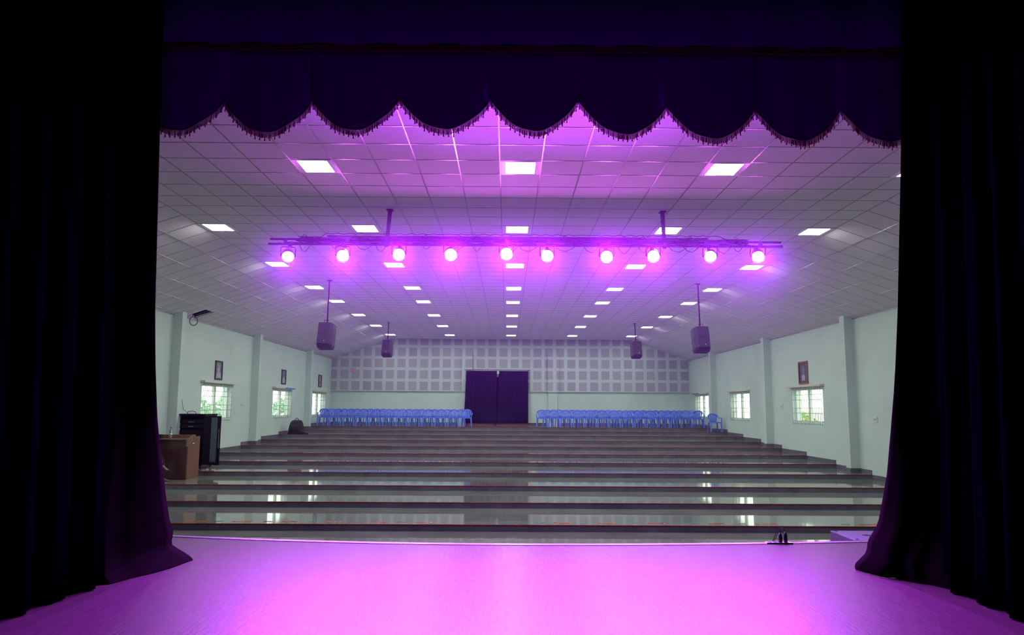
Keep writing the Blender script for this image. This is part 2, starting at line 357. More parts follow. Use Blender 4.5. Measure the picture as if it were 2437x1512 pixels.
ROWY = [10.314,14.038,17.731,21.219,24.042,27.648,31.359,35.305]; ROWI = [0,6,12,18,23,29,35,41]
def tile_y(i):
    if i <= 0: return ROWY[0] + i*.6207
    for a in range(7):
        if i <= ROWI[a+1]: return ROWY[a] + (i-ROWI[a])/(ROWI[a+1]-ROWI[a])*(ROWY[a+1]-ROWY[a])
    return ROWY[-1] + (i-41)*.64
def build_ceiling():
    b = MB(); t = .12
    sec = [(-W-.2,HE-.07),(-XF,H),(XF,H),(W+.2,HE-.07)]
    poly = sec + [(x, z+t) for x, z in sec[::-1]]
    # one missing tile next to the pier on the left
    hy0, hy1 = 20.15, 20.75
    b.prism(poly, 1, PY, hy0); b.prism(poly, 1, hy1, BY+.2)
    hx0, hx1 = -9.2, -8.62
    zf = lambda x: HE + (x+W)*(H-HE)/(W-XF)
    b.prism([(hx1,zf(hx1)),(-XF,H),(XF,H),(W+.2,HE-.07),(W+.2,HE-.07+t),(XF,H+t),(-XF,H+t),(hx1,zf(hx1)+t)], 1, hy0, hy1)
    b.prism([(-W-.2,HE-.07),(hx0,zf(hx0)),(hx0,zf(hx0)+t),(-W-.2,HE-.07+t)], 1, hy0, hy1)
    struct(b, 'ceiling', 'ceiling_tile')
    v = MB().box(-9.3, -8.5, hy0-.1, hy1+.1, 4.75, 4.8); v.box(-9.3, hx0-.0, hy0-.1, hy1+.1, 4.16, 4.75)  # black box added above the hole to keep sky light out
    v.box(hx1, hx1+.04, hy0-.1, hy1+.1, zf(hx1)+.06, 4.75)
    for ya, yb in ((hy0-.05, hy0), (hy1, hy1+.05)): v.prism([(hx0-.02,zf(hx0)+.06),(hx1+.02,zf(hx1)+.06),(hx1+.02,4.75),(hx0-.02,4.75)], 1, ya, yb)
    struct(v, 'trim_%d' % 90, 'black_drape')
    g = MB(); w = .0085; d = .004
    i = -4.5
    while True:
        y = tile_y(i+0.0)
        if y > BY-.05: break
        if y > PY+.05:
            g.box(-XF, XF, y-w, y+w, H-d, H-.0005)
            for sx in (-1, 1):
                a, c = (sx*XF, H), (sx*W, HE)
                q = [(a[0],a[1]-.0005),(c[0],c[1]-.0005),(c[0],c[1]-d),(a[0],a[1]-d)]
                if hy0-.05 < y < hy1 and sx < 0: pass
                g.prism(q if sx < 0 else q[::-1], 1, y-w, y+w)
        i += 1
    x = -5.7-.6
    for k in range(22):
        xx = -6.3 + .6*k
        if abs(xx) > XF: xx = math.copysign(XF, xx)
        g.box(xx-w, xx+w, PY+.05, BY-.05, H-d-.001, H-.0005)
    sl = math.hypot(W-XF, H-HE)
    for sx in (-1, 1):
        for k in range(1, 6):
            f = k*.615/sl
            if f > .99: break
            xx = sx*(XF+(W-XF)*f); z = H-(H-HE)*f
            g.box(xx-w, xx+w, PY+.05, BY-.05, z-d-.004, z-.001)
    struct(g, 'trim_91', 'tee_metal')
    # wall angle along the eaves
    e = MB()
    for sx in (-1, 1):
        x0, x1 = sorted((sx*W, sx*(W-.025))); e.box(x0, x1, PY, BY, HE-.012, HE+.004)
    struct(e, 'trim_92', 'tee_metal')
    # loose ring of cable hanging out of the missing tile
    pts = [(-9.0+.0*t, 20.2+.0, 4.3-.02*t) for t in range(3)]
    ring = [(-9.06+.10*math.sin(a), 20.3+.02*a, 3.92-.12*math.cos(a)) for a in [PI+2*PI*j/14 for j in range(15)]]
    c = MB().tube([(-9.05,20.3,4.75),(-9.02,20.3,4.25)]+ring, .011, 6)
    tag(c.build('ceiling_cable', 'cable_rubber'), 'small loop of loose black cable hanging from the missing ceiling tile', 'cable')
build_ceiling()

# ------------------------------------------------------------ windows with grilles and pelmets
def build_window(n, sx, y0, y1, blue=None):
    w = MB(); xo = sx*(W+.14); t = .05
    root = empty('window_%d' % n, (sx*(W+.12), (y0+y1)/2, WZ0)); root['kind'] = 'structure'
    def rel(b): return b.tf(Matrix.Translation((-sx*(W+.12), -(y0+y1)/2, -WZ0)))
    def bx(b, xa, xb, *r): a, c = sorted((xa, xb)); return b.box(a, c, *r)
    f = MB()
    for a, c in ((y0, y0+t), (y1-t, y1)): bx(f, xo-.03*sx, xo+.03*sx, a, c, WZ0, WZ1)
    for a, c in ((WZ0, WZ0+t), (WZ1-t, WZ1)): bx(f, xo-.03*sx, xo+.03*sx, y0+t, y1-t, a, c)
    ym = y0 + (y1-y0)*.52; bx(f, xo-.045*sx, xo+.02*sx, ym-.09, ym+.09, WZ0+t, WZ1-t)
    bx(f, xo-.02*sx, xo+.02*sx, y1-.32, y1-.26, WZ0+t, WZ1-t)
    rel(f).build('frame', 'window_frame_paint', root)
    for a, c in ((y0+t, ym-.09), (ym+.09, y1-t)):
        p = MB(); bx(p, xo-.004*sx, xo+.004*sx, a, c, WZ0+t, WZ1-t); rel(p).build('pane', 'window_glass', root)
    g = MB(); gx = sx*(W-.035)
    k = 0; yy = y0+.03
    while yy < y1:
        g.tube([(gx, yy, WZ0-.05), (gx, yy, WZ1+.02)], .0075, 6); yy += .115
    for z in (WZ0+.06, WZ0+.30, WZ0+.46, WZ0+.72, WZ0+.88, WZ1-.04):
        a, c = sorted((gx-.005, gx+.005)); g.box(a, c, y0-.02, y1+.02, z-.008, z+.008)
    for yy in (y0-.01, y1+.01):
        for z in (WZ0+.06, WZ1-.04): bx(g, sx*W, gx, yy-.012, yy+.012, z-.012, z+.012)
    rel(g).build('grille', 'grille_metal', root)
    s = MB(); bx(s, sx*W, sx*(W-.14), y0-.13, y1+.16, WZ1+.045, WZ1+.105); rel(s).build('pelmet', 'pelmet_cream', root, bevel=.006)
    if blue:
        s = MB(); bx(s, sx*(W-.141), sx*(W-.15), blue[0], blue[1], WZ1+.05, WZ1+.10); o = rel(s).build('tape', 'pelmet_blue', root)
wn = 1
for sx in (-1, 1):
    for i, (y0, y1) in enumerate(WINS):
        build_window(wn, sx, y0, y1, (y0+1.1, y1+.1) if (sx < 0 and i == 2) else (y0+1.2, y1+.1) if (sx > 0 and i == 3) else None); wn += 1

# ------------------------------------------------------------ outdoors behind the windows
def build_outdoors():
    g = MB().box(-24, -W-.24, 4, 46, -1.25, -.9).box(W+.24, 24, 4, 46, -1.25, -.9)
    struct(g, 'ground', 'soil')
    places = [(-12.2,17.0),(-12.6,22.4),(-12.0,27.6),(-12.8,33.2),(-12.3,39.5),(12.4,18.5),(12.9,25.5),(12.2,31.0),(12.8,36.5),(12.3,43)]
    lab = ['nearest the stage','opposite the near window','beyond the middle window','beyond the far window','past the back corner']
    rnd = random.Random(3)
    for i, (x, y) in enumerate(places):
        left = x < 0
        h = rnd.uniform(2.4, 3.0) if left else rnd.uniform(1.9, 2.3)
        root = empty('bush', (x, y, -.9), 0, '%s leafy bush outside the %s wall, %s' % ('blue-green' if left else 'yellow-green', 'left' if left else 'right', lab[i % 5]), 'bush', 'bushes outside the windows')
        s = MB()
        for k in range(5):
            a = k*1.3; s.tube([(0,0,0),(.15*math.cos(a),.15*math.sin(a),h*.35),(.5*math.cos(a),.6*math.sin(a),h*.7)], [.05,.035,.015], 6)
        s.build('stem', 'bark', root)
        f = MB()
        for k in range(900):
            u = rnd.random(); a = rnd.random()*2*PI; rr = rnd.random()**.5
            z = .25+u*(h-.25); rad = 1.35*math.sin(PI*min(1, .18+.8*u))**.6
            c = Vector((rad*rr*math.cos(a)*.8, rad*rr*math.sin(a)*1.5, z)); d = Vector((rnd.gauss(0,1), rnd.gauss(0,1), rnd.gauss(0,1))).normalized()
            e = d.cross(Vector((rnd.gauss(0,1), rnd.gauss(0,1), rnd.gauss(0,1)))).normalized(); l = rnd.uniform(.09,.17)
            f.add([c-d*l, c+e*l*.4, c+d*l, c-e*l*.4], [(0,1,2,3)])
        f.build('foliage', 'leaf_blue_green' if left else 'leaf', root)
    for sx, nm in ((-1, 'left'), (1, 'right')):
        x0, x1 = sorted((sx*15.5, sx*15.7))
        b = MB().box(x0, x1, 8, 45, -.9, 1.35); b.box(x0-.05, x1+.05, 8, 45, 1.35, 1.43)
        tag(b.build('boundary_wall', 'compound_wall'), 'low pale boundary wall outdoors beyond the %s windows' % nm, 'wall')
build_outdoors()

# ------------------------------------------------------------ ceiling light panels
def build_panels():
    root = empty('ceiling_light')
    fr = MB(); a, c, d = .292, .212, .25
    fr.box(-a, a, -a, -d, 0, .007).box(-a, a, d, a, 0, .007).box(-a, -c, -d, d, 0, .007).box(c, a, -d, d, 0, .007)
    fr.build('frame', 'panel_frame', root)
    MB().box(-c, c, -d, d, .001, .006).build('diffuser', 'panel_diffuser', root)
    cols = ['leftmost column','second column from the left','centre column','second column from the right','rightmost column']
    first = True
    for j, y in enumerate(ROWY):
        for i in range(5):
            if j == 0 and i == 0: continue
            x = -6+3*i
            if i in (0, 4): x = math.copysign(5.9, x)
            o = root if first else copy_tree(root); first = False
            o.location = (x, y, H-.0085)
            tag(o, 'square white ceiling light panel, %s, %s row from the stage' % (cols[i], ORD[j]), 'ceiling light', 'ceiling light panels')
build_panels()

# ------------------------------------------------------------ stage
def build_stage():
    xs = [-9+18*i/60 for i in range(61)]
    top = MB(); n = len(xs)
    vs = [(x, -6, 0) for x in xs] + [(x, edge_y(x) if abs(x) < 4.4 else edge_y(math.copysign(4.4, x)), 0) for x in xs]
    vs += [(x, y, PIT) for x, y, z in vs]
    fs = []
    for i in range(n-1):
        fs.append((i, i+1, n+i+1, n+i)); fs.append((n+i, n+i+1, 3*n+i+1, 3*n+i)); fs.append((2*n+i+1, 2*n+i, 3*n+i, 3*n+i+1)); fs.append((i+1, i, 2*n+i, 2*n+i+1))
    fs.append((0, n, 3*n, 2*n)); fs.append((n-1, 2*n-1+0, 4*n-1, 3*n-1)[::-1])
    top.add(vs, fs); struct(top, 'floor_stage', 'stage_vinyl')
    e = MB(); m = 40
    for i in range(m):
        a, b = -4.3+8.8*i/m, -4.3+8.8*(i+1)/m
        if i == m-1: b = 4.5
        ya, yb = edge_y(a), edge_y(b)
        e.hexa([(a,ya-.045,0),(b,yb-.045,0),(b,yb+.012,0),(a,ya+.012,0)], [(a,ya-.045,.006),(b,yb-.045,.006),(b,yb+.012,.012),(a,ya+.012,.012)])
        e.hexa([(a,ya+.002,-.04),(b,yb+.002,-.04),(b,yb+.012,-.04),(a,ya+.012,-.04)], [(a,ya+.002,0),(b,yb+.002,0),(b,yb+.012,0),(a,ya+.012,0)])
    struct(e, 'trim_93', 'stage_edge_metal')
    # dark stage house
    for nm, b in (('wall_stage_left', MB().box(-9.2,-9,-6,PY-.2,-.7,7.6)), ('wall_stage_right', MB().box(9,9.2,-6,PY-.2,-.7,7.6)),
                  ('wall_stage_rear', MB().box(-9.2,9.2,-6.2,-6,-.7,7.6)), ('ceiling_stage', MB().box(-9.2,9.2,-6.2,PY,7.6,7.8))):
        struct(b, nm, 'stage_black')
build_stage()

def interp(tab, t):
    for (a, b), (c, d) in zip(tab, tab[1:]):
        if t <= c: return b + (d-b)*max(0, (t-a))/(c-a)
    return tab[-1][1]
def build_curtain(side):
    # inner edge: x as a function of height; hem: path on the floor; both measured for this side
    if side < 0:
        ex = [(0,-3.34),(.06,-3.42),(.12,-3.475),(.165,-3.515),(.257,-3.537),(.433,-3.567),(.617,-3.602),(.872,-3.635),(1.107,-3.670),(1.434,-3.708),(2.5,-3.775),(4.35,-3.85),(6.2,-3.91)]
        hem = [(0,7.56),(.012,7.2),(.03,6.96),(.09,6.68),(.25,6.45),(.6,6.25),(1,6.1)]; y_top = 7.36
    else:
        ex = [(0,3.235),(.033,3.245),(.119,3.275),(.189,3.315),(.327,3.41),(.486,3.49),(.667,3.54),(.91,3.605),(1.322,3.675),(1.72,3.738),(2.0,3.775),(2.56,3.836),(3.09,3.878),(3.62,3.922),(4.36,3.98),(6.2,4.1)]
        hem = [(0,7.25),(.02,7.0),(.05,6.82),(.1,6.70),(.25,6.5),(.6,6.3),(1,6.15)]; y_top = 7.36
    nu, nv = 220, 60; vs = []; fs = []
    rnd = random.Random(5+side); ph = [rnd.uniform(0, 6.28) for _ in range(6)]
    for j in range(nv+1):
        v = j/nv; z = 6.3*(v**1.7)
        for i in range(nu+1):
            u = i/nu; e = interp(ex, z); far = side*7.6
            x = e + (far-e)*u
            wgt = max(0, 1-z/2.6)**1.7
            yh = interp(hem, u); y = y_top*(1-wgt) + yh*wgt
            s = u*4.0
            am = .055+.05*max(0, 1-z/2.0)
            pl = math.sin(s*2*PI*2.1+ph[0]+.25*math.sin(z*.9+ph[1])) + .45*math.sin(s*2*PI*4.7+ph[2]+.4*math.sin(z*1.3+ph[3]))
            k = min(1, u*25)
            y += am*pl*k - am*.5*k
            x += .03*math.cos(s*2*PI*2.1+ph[0])*k
            if z < .5 and u < .16:   # crumpled hem that spills on the boards
                c = (1-z/.5)*(1-u/.16)
                x += side*-.02*math.sin(z*26+u*60)*c; y += .04*math.sin(z*21+u*44+1)*c
            vs.append((x, y, max(.004, z)))
    for j in range(nv):
        for i in range(nu):
            a = j*(nu+1)+i; q = (a, a+1, a+nu+2, a+nu+1); fs.append(q)
    b = MB(); b.add(vs, fs, True)
    o = b.build('stage_curtain', 'velvet', solid=.012)
    tag(o, 'dark maroon velvet stage curtain on the %s side, hem spilling onto the stage floor' % ('left' if side < 0 else 'right'), 'curtain', 'stage curtains')
    return o
build_curtain(-1); build_curtain(1)
def build_leg(side):
    p0, p1 = ((-3.62,6.62), (-4.0,3.4)) if side < 0 else ((3.62,6.62), (3.55,3.4))
    b = MB(); nu, nv = 110, 14; vs = []; fs = []
    for j in range(nv+1):
        for i in range(nu+1):
            u = i/nu; a = .05*math.sin(u*2*PI*9)+.02*math.sin(u*2*PI*21+1)
            x = p0[0]+(p1[0]-p0[0])*u + side*(.06+a+.28*(j/nv)); y = p0[1]+(p1[1]-p0[1])*u
            vs.append((x, y, .01+6.9*j/nv))
    for j in range(nv):
        for i in range(nu): a = j*(nu+1)+i; fs.append((a, a+1, a+nu+2, a+nu+1))
    b.add(vs, fs, True)
    tag(b.build('leg_curtain', 'black_drape', solid=.01), 'plain black drape masking the %s wing of the stage' % ('left' if side < 0 else 'right'), 'curtain')
build_leg(-1); build_leg(1)

def build_valance():
    cusp = [-4.25,-3.285,-2.323,-1.370,-.377,.586,1.553,2.527,3.468,4.42]
    zc =   [4.86,4.865,4.88,4.912,4.91,4.915,4.845,4.822,4.82,4.80]
    dp =   [.36,.38,.375,.365,.385,.375,.375,.375,.37,.37]
    root = empty('scalloped_valance', (0,7.6,4.5), 0, 'dark velvet valance with nine fringed scallops across the top of the stage opening', 'valance')
    R = lambda b: b.tf(Matrix.Translation((0,-7.6,-4.5)))
    c = MB(); fr = MB(); ta = MB(); rnd = random.Random(2)
    for k in range(9):
        x0, x1 = cusp[k], cusp[k+1]; nu, nv = 28, 10; vs = []; fs = []
        def low(u):
            z = zc[k]+(zc[k+1]-zc[k])*u
            return z - dp[k]*(math.sin(PI*u)**.82)
        def yy(u, v): return 7.60 - .05*math.sin(PI*u)*(1-v*.6) - .012*math.sin(u*2*PI*3)*(1-v)
        for j in range(nv+1):
            for i in range(nu+1):
                u = i/nu; v = j/nv; z = low(u)*(1-v) + 5.47*v
                vs.append((x0+(x1-x0)*u + (.03 if i == nu else -.03 if i == 0 else 0), yy(u, v)+(.014 if k % 2 else 0), z))
        for j in range(nv):
            for i in range(nu): a = j*(nu+1)+i; fs.append((a, a+1, a+nu+2, a+nu+1))
        c.add(vs, fs, True)
        # fringe: braid, threads and small tassels following the scallop
        m = 150
        br = [(x0+(x1-x0)*i/24, yy(i/24, 0)-.006+(.012 if k % 2 else 0), low(i/24)+.004) for i in range(25)]
        fr.tube(br, .007, 5)
        for i in range(m+1):
            u = i/m; x = x0+(x1-x0)*u; z = low(u); y = yy(u, 0)-.004+(.012 if k % 2 else 0); l = .062+rnd.uniform(-.008,.01); w = .0028
            fr.add([(x-w,y,z),(x+w,y,z),(x+w+rnd.uniform(-.003,.003),y-.002,z-l),(x-w,y-.002,z-l)], [(0,1,2,3)])
            if i % 8 == 2:
                ta.tube([(x,y-.006,z-.012),(x,y-.006,z-l-.004),(x,y-.006,z-l-.03)], [.003,.0055,.009], 5)
    R(c).build('cloth', 'valance_velvet_glow', root, solid=.006)
    o = R(fr).build('fringe', 'fringe_thread', root); o['label'] = 'purple thread fringe'
    o = R(ta).build('tassels', 'tassel_thread', root); o['kind'] = 'stuff'
    h = MB()
    for i in range(9):
        z = 5.46 if i else 5.46
        h.box(cusp[i], cusp[i+1], 7.56, 7.585, 5.44, 5.51)
    o = R(h).build('header_band', 'header_velvet', root); o['label'] = 'dull red binding strip'
    b = MB(); nu = 160; vs = []; fs = []
    for j in range(5):
        z = 5.49+(7.55-5.49)*j/4
        for i in range(nu+1):
            x = -6.8+13.8*i/nu; vs.append((x, 7.50+.02*math.sin(x*9), z))
    for j in range(4):
        for i in range(nu): a = j*(nu+1)+i; fs.append((a, a+1, a+nu+2, a+nu+1))
    b.add(vs, fs, True)
    tag(b.build('border_curtain', 'border_velvet_glow', solid=.01), 'plain black border drape hanging above the fringed valance', 'curtain')
build_valance()

# socket box in the stage floor with two plugs
def build_socket():
    root = empty('floor_socket', (2.99,8.66,0), 0, 'flat black socket strip let into the stage edge with two plugs', 'socket strip')
    MB().box(-.145,.145,-.05,.05,.001,.014).build('cover_plate', 'aluminium', root, bevel=.003)
    s = MB().box(-.15,.15,-.060,-.051,.001,.016); s.build('lip', 'black_plastic', root)
    for x in (-.1,-.04,.02,.085):
        MB().box(x-.02,x+.02,-.022,.022,.014,.017).build('outlet', 'black_plastic', root)
    for i, x in enumerate((.025,.085)):
        p = empty('power_plug', (2.99+x,8.66,.017), 0, 'black power plug, %s of two standing in the floor socket strip' % ('left' if i == 0 else 'right'), 'plug', 'plugs in the stage socket')
        b = MB(); b.tube([(0,0,0),(0,0,.03),(0,0,.07),(0,0,.10 if i == 0 else .115)], [.020,.023,.021,.012], 12); b.build('plug_body', 'black_plastic', p)
        if i: c = [(0,0,.112),(-.012,.005,.14),(-.035,.02,.155),(-.06,.05,.13),(-.075,.09,.05),(-.09,.13,-.02)]
        else: c = [(0,0,.098),(-.006,.004,.15),(-.012,.01,.175),(-.022,.02,.16),(-.03,.06,.09),(-.04,.10,.03),(-.04,.14,-.02)]
        MB().tube(c, .0045, 8).build('cord', 'cable_rubber', p)
build_socket()

# bass speaker lying in the pit
def build_sub():
    x0, y0 = 4.345, 9.64
    root = empty('bass_speaker', (x0+.33,y0+.37,PIT), 0, 'flat-topped black bass speaker box in front of the stage beside the right curtain', 'speaker')
    b = MB().box(-.33,.33,-.37,.37,0,.55); b.build('cabinet', 'bass_shell_lit', root, bevel=.012)
    s = MB(); s.lathe([(.055,0),(.055,.004),(.02,.005),(.018,.002)], 20, (0,0,.55)); s.build('pole_socket', 'black_plastic', root)
    for x in (-.27,.27):
        for y in (-.3,.3): MB().lathe([(.022,0),(.022,.004)], 12, (x,y,.55)).build('foot_cup', 'black_plastic', root)
    g = MB().box(-.30,.30,.371,.38,.04,.51); g.build('front_grille', 'black_metal', root)
build_sub()

# ------------------------------------------------------------ lighting truss and spotlights
TY = 12.64
def build_truss():
    root = empty('lighting_truss', (0,TY,H), 0, 'long dark truss of twin pipes hung from two ceiling posts, carrying ten spotlights', 'lighting truss')
    R = lambda b: b.tf(Matrix.Translation((0,-TY,-H)))
    R(MB().tube([(-4.40,TY,4.500),(4.70,TY,4.500)], .020, 10)).build('upper_pipe', 'truss_paint', root)
    R(MB().tube([(-4.42,TY-.03,4.405),(4.71,TY-.03,4.418)], .022, 10)).build('lower_pipe', 'truss_paint', root)
    b = MB()
    b.prism([(-3.98,4.49),(-3.86,4.545),(4.10,4.548),(4.16,4.52),(4.12,4.475),(-3.9,4.465)], 1, TY+.03, TY+.12)
    b.box(-3.0,3.0,TY+.12,TY+.13,4.50,4.59); b.box(-3.4,3.4,TY+.0,TY+.03,4.55,4.575)
    R(b).build('beam', 'truss_paint', root)
    for x in (-2.29, 2.59):
        h = MB()
        dx = -.05 if x < 0 else .03
        h.hexa([(x-.03+dx,TY,4.38),(x+.03+dx,TY,4.38),(x+.03+dx,TY+.04,4.38),(x-.03+dx,TY+.04,4.38)], [(x-.035,TY,H-.02),(x+.035,TY,H-.02),(x+.035,TY+.04,H-.02),(x-.035,TY+.04,H-.02)])
        h.box(x-.06,x+.06,TY-.05,TY+.08,H-.02,H-.006)
        R(h).build('hanger_post', 'truss_paint', root)
    for x in (-4.12,-3.02,-2.05,-1.1,-.2,.55,1.13,1.62,2.46,3.35,3.95,4.32):
        k = MB().box(x-.03,x+.03,TY-.04,TY+.02,4.41,4.51); R(k).build('spacer', 'truss_paint', root)
    cb = MB(); rnd = random.Random(8)
    for x in [-3.7,-3.3,-2.7,-2.35,-1.6,-1.0,-.7,-.1,.25,.9,1.25,1.95,2.2,2.9,3.15,3.7,3.95]:
        w = rnd.uniform(.08,.2); d = rnd.uniform(.06,.15); x += rnd.uniform(-.08,.08)
        cb.tube([(x-w,TY-.05,4.40),(x-w*.6,TY-.06,4.40-d*.7),(x,TY-.065,4.40-d),(x+w*.5,TY-.06,4.40-d*.55),(x+w,TY-.05,4.41)], .006, 6)
        cb.tube([(x-.1,TY-.06,4.5),(x-.02,TY-.07,4.53+rnd.uniform(0,.06)),(x+.12,TY-.07,4.46),(x+.14,TY-.06,4.40)], .006, 6)
    pts = [(-4.1+8.3*i/80, TY-.055+.006*math.sin(i*2.2), 4.425+.012*math.sin(i*1.7)) for i in range(81)]
    cb.tube(pts, .009, 6)
    pts = [(-3.9+8.0*i/80, TY-.02, 4.60+.008*math.sin(i*2.9)+(-.06 if not 4 < i < 76 else 0)) for i in range(81)]
    cb.tube(pts, .007, 6)
    R(cb).build('cabling', 'cable_rubber', root)
    return root
build_truss()
SPX = [-4.03,-3.072,-2.09,-1.181,-.204,.514,1.559,2.383,3.386,4.226]
SPZ = [4.154,4.176,4.206,4.212,4.234,4.201,4.194,4.207,4.207,4.213]
AIM = [(-1.9,5.2),(-1.0,3.8),(-.6,3.0),(.3,2.4),(.3,2.8),(.6,2.6),(.3,2.2),(.8,3.0),(1.4,3.8),(2.4,5.0)]
def build_spots():
    proto = empty('stage_spotlight')
    b = MB(); b.tube([(0,0,0),(0,.02,0),(0,.16,0),(0,.22,0)], [.108,.112,.10,.06], 24); b.build('housing', 'black_metal', proto)
    MB().tube([(0,-.012,0),(0,-.001,0)], [.094,.1], 28).build('lens', 'spot_lens_medium', proto)
    MB().tube([(0,.03,0),(0,-.055,0)], .113, 28, cap=False).build('barrel', 'black_metal', proto, solid=.004)
    b = MB(); pts = [(-.125,.06,0)] + [(-.125,.06,.13),(-.11,.06,.155),(.11,.06,.155),(.125,.06,.13)] + [(.125,.06,0)]
    b.tube(pts, .009, 6, sq=(1,1.6)); b.tube([(-.13,.06,0),(-.1,.06,0)], .018, 8); b.tube([(.1,.06,0),(.13,.06,0)], .018, 8); b.build('yoke', 'black_metal', proto)
    names = ['leftmost on the truss','second from the left end','third from the left end','fourth from the left end','fifth from the left end',
             'fifth from the right end','fourth from the right end','third from the right end','second from the right end','rightmost on the truss']
    objs = [proto] + [copy_tree(proto) for _ in SPX[1:]]
    for i, (x, z, a) in enumerate(zip(SPX, SPZ, AIM)):
        o = objs[i]
        o.name = 'stage_spotlight'
        y = TY-.14
        k = 'dmmbbmbmdm'[i]
        if k != 'm':
            for ch in o.children:
                if ch.name.startswith('lens'): ch.data = ch.data.copy(); ch.data.materials[0] = M['spot_lens_bright' if k == 'b' else 'spot_lens_dim']
        d = (Vector((a[0], a[1], 0)) - Vector((x, y, z))).normalized()      # the lens looks along -Y of the lamp
        vis = Vector((x*.25, 3.0, 1.0)) - Vector((x, y, z))
        q = (-d).to_track_quat('Y', 'Z'); o.rotation_mode = 'QUATERNION'; o.rotation_quaternion = q; o.location = (x, y, z)
        tag(o, 'round spotlight glowing white and magenta, %s' % names[i], 'spotlight', 'spotlights on the truss')
        ld = bpy.data.lights.new('spot_beam', 'SPOT'); ld.energy = SPOT_W*{'d': .7, 'm': 1., 'b': 1.25}[k]; ld.color = (.55,.05,1.0); ld.spot_size = math.radians(88); ld.spot_blend = 1.0; ld.shadow_soft_size = .09
        l = bpy.data.objects.new('spot_beam', ld); COL.objects.link(l); l.location = Vector((x, y, z)) + d*.14
        l.rotation_euler = d.to_track_quat('-Z', 'Y').to_euler()
        # hook clamp up to the lower pipe, belongs to the lamp
        top = Vector((x, y, z)) + (q @ Vector((0,.06,.155)))
        c = MB(); c.tube([top, (x, TY-.03, 4.36)], .012, 8); c.box(x-.03,x+.03,TY-.06,TY,4.35,4.39)
        mw = Matrix.Translation((x, y, z)) @ q.to_matrix().to_4x4()
        c.tf(mw.inverted()).build('clamp', 'black_metal', o)
build_spots()

# ------------------------------------------------------------ hung loudspeakers
def build_hung_speakers():
    spec = [('large','left',(-5.17,20.05),3.815,.69,.43,-6,'nearer the stage'), ('small','left',(-5.16,30.2),4.276,.66,.41,-8,'nearer the back wall'),
            ('large','right',(5.20,20.2),3.785,.68,.43,5,'nearer the stage'), ('small','right',(5.12,29.95),4.264,.66,.41,7,'nearer the back wall')]
    for i, (sz, sd, (x, y), zt, h, w, rz, where) in enumerate(spec):
        root = empty('hanging_loudspeaker', (x, y, H), 0, 'dark loudspeaker hanging on a ceiling pole, %s side, %s' % (sd, where), 'loudspeaker', 'loudspeakers hung from the ceiling')
        off = -.02 if sd == 'left' else .03
        p = MB(); p.tube([(0,0,-.01),(off,0,zt-H-.02)], .021, 10); p.box(-.06,.06,-.06,.06,-.012,-.004); p.build('pole', 'speaker_shell', root)
        cab = MB(); a = w/2; dpt = .40
        # plan: narrow rear (towards the stage) and wide front
        plan = [(-a*.72,-dpt*.5),(a*.72,-dpt*.5),(a,-dpt*.18),(a,dpt*.5),(-a,dpt*.5),(-a,-dpt*.18)]
        bot = [(px*.9, py*.8+.04) for px, py in plan]
        n = len(plan)
        vs = [(px, py, -h) for px, py in bot] + [(px, py, -h+.08) for px, py in plan] + [(px, py, 0) for px, py in plan]
        fs = [tuple(range(n))[::-1], tuple(range(2*n, 3*n))]
        for r in (0, n):
            for k in range(n): fs.append((r+k, r+(k+1) % n, r+n+(k+1) % n, r+n+k))
        cab.add(vs, fs)
        mt = Matrix.Translation((off*1.2, .0, zt-H)) @ Matrix.Rotation(math.radians(rz), 4, 'Z') @ Matrix.Rotation(math.radians(-12), 4, 'X') @ Matrix.Translation((0,0,0))
        cab.tf(mt).build('cabinet', 'speaker_shell', root, bevel=.008)
        q = MB().box(-.11,.05,-dpt*.5-.006,-dpt*.5+.002,-h*.52,-h*.38).tf(mt); q.build('input_panel', 'speaker_dark', root)
        for xa, xb in ((-a-.004,-a+.01), (a-.01,a+.004)):
            for za, zb in ((-h*.5,-h*.42), (-h*.62,-h*.54)): MB().box(xa,xb,-.03,.06,za,zb).tf(mt).build('handle_recess', 'speaker_dark', root)
        MB().box(.03,.042,-dpt*.5-.006,-dpt*.5,-h*.78,-h*.765).tf(mt).build('indicator', 'led_white', root)
        MB().box(-a*.92,a*.92,dpt*.5,dpt*.5+.012,-h*.97,-.03).tf(mt).build('front_grille', 'speaker_dark', root)
        t = MB(); s = 1 if sd == 'right' else -1
        t.tube([(off-.05*s,-.02,zt-H+.10),(off+.07*s,-.02,zt-H+.13),(off+.08*s,0,zt-H)], .013, 6); t.build('bracket', 'speaker_shell', root)
        c = MB(); c.tube([(off+.05*s,-.05,zt-H+.12),(off+.04*s,-.14,zt-H+.02),(off+.02*s,-.23,zt-H-.12),(off-.01,-.24,zt-H-h*.42)], .007, 6); c.build('cord', 'cable_rubber', root)
build_hung_speakers()

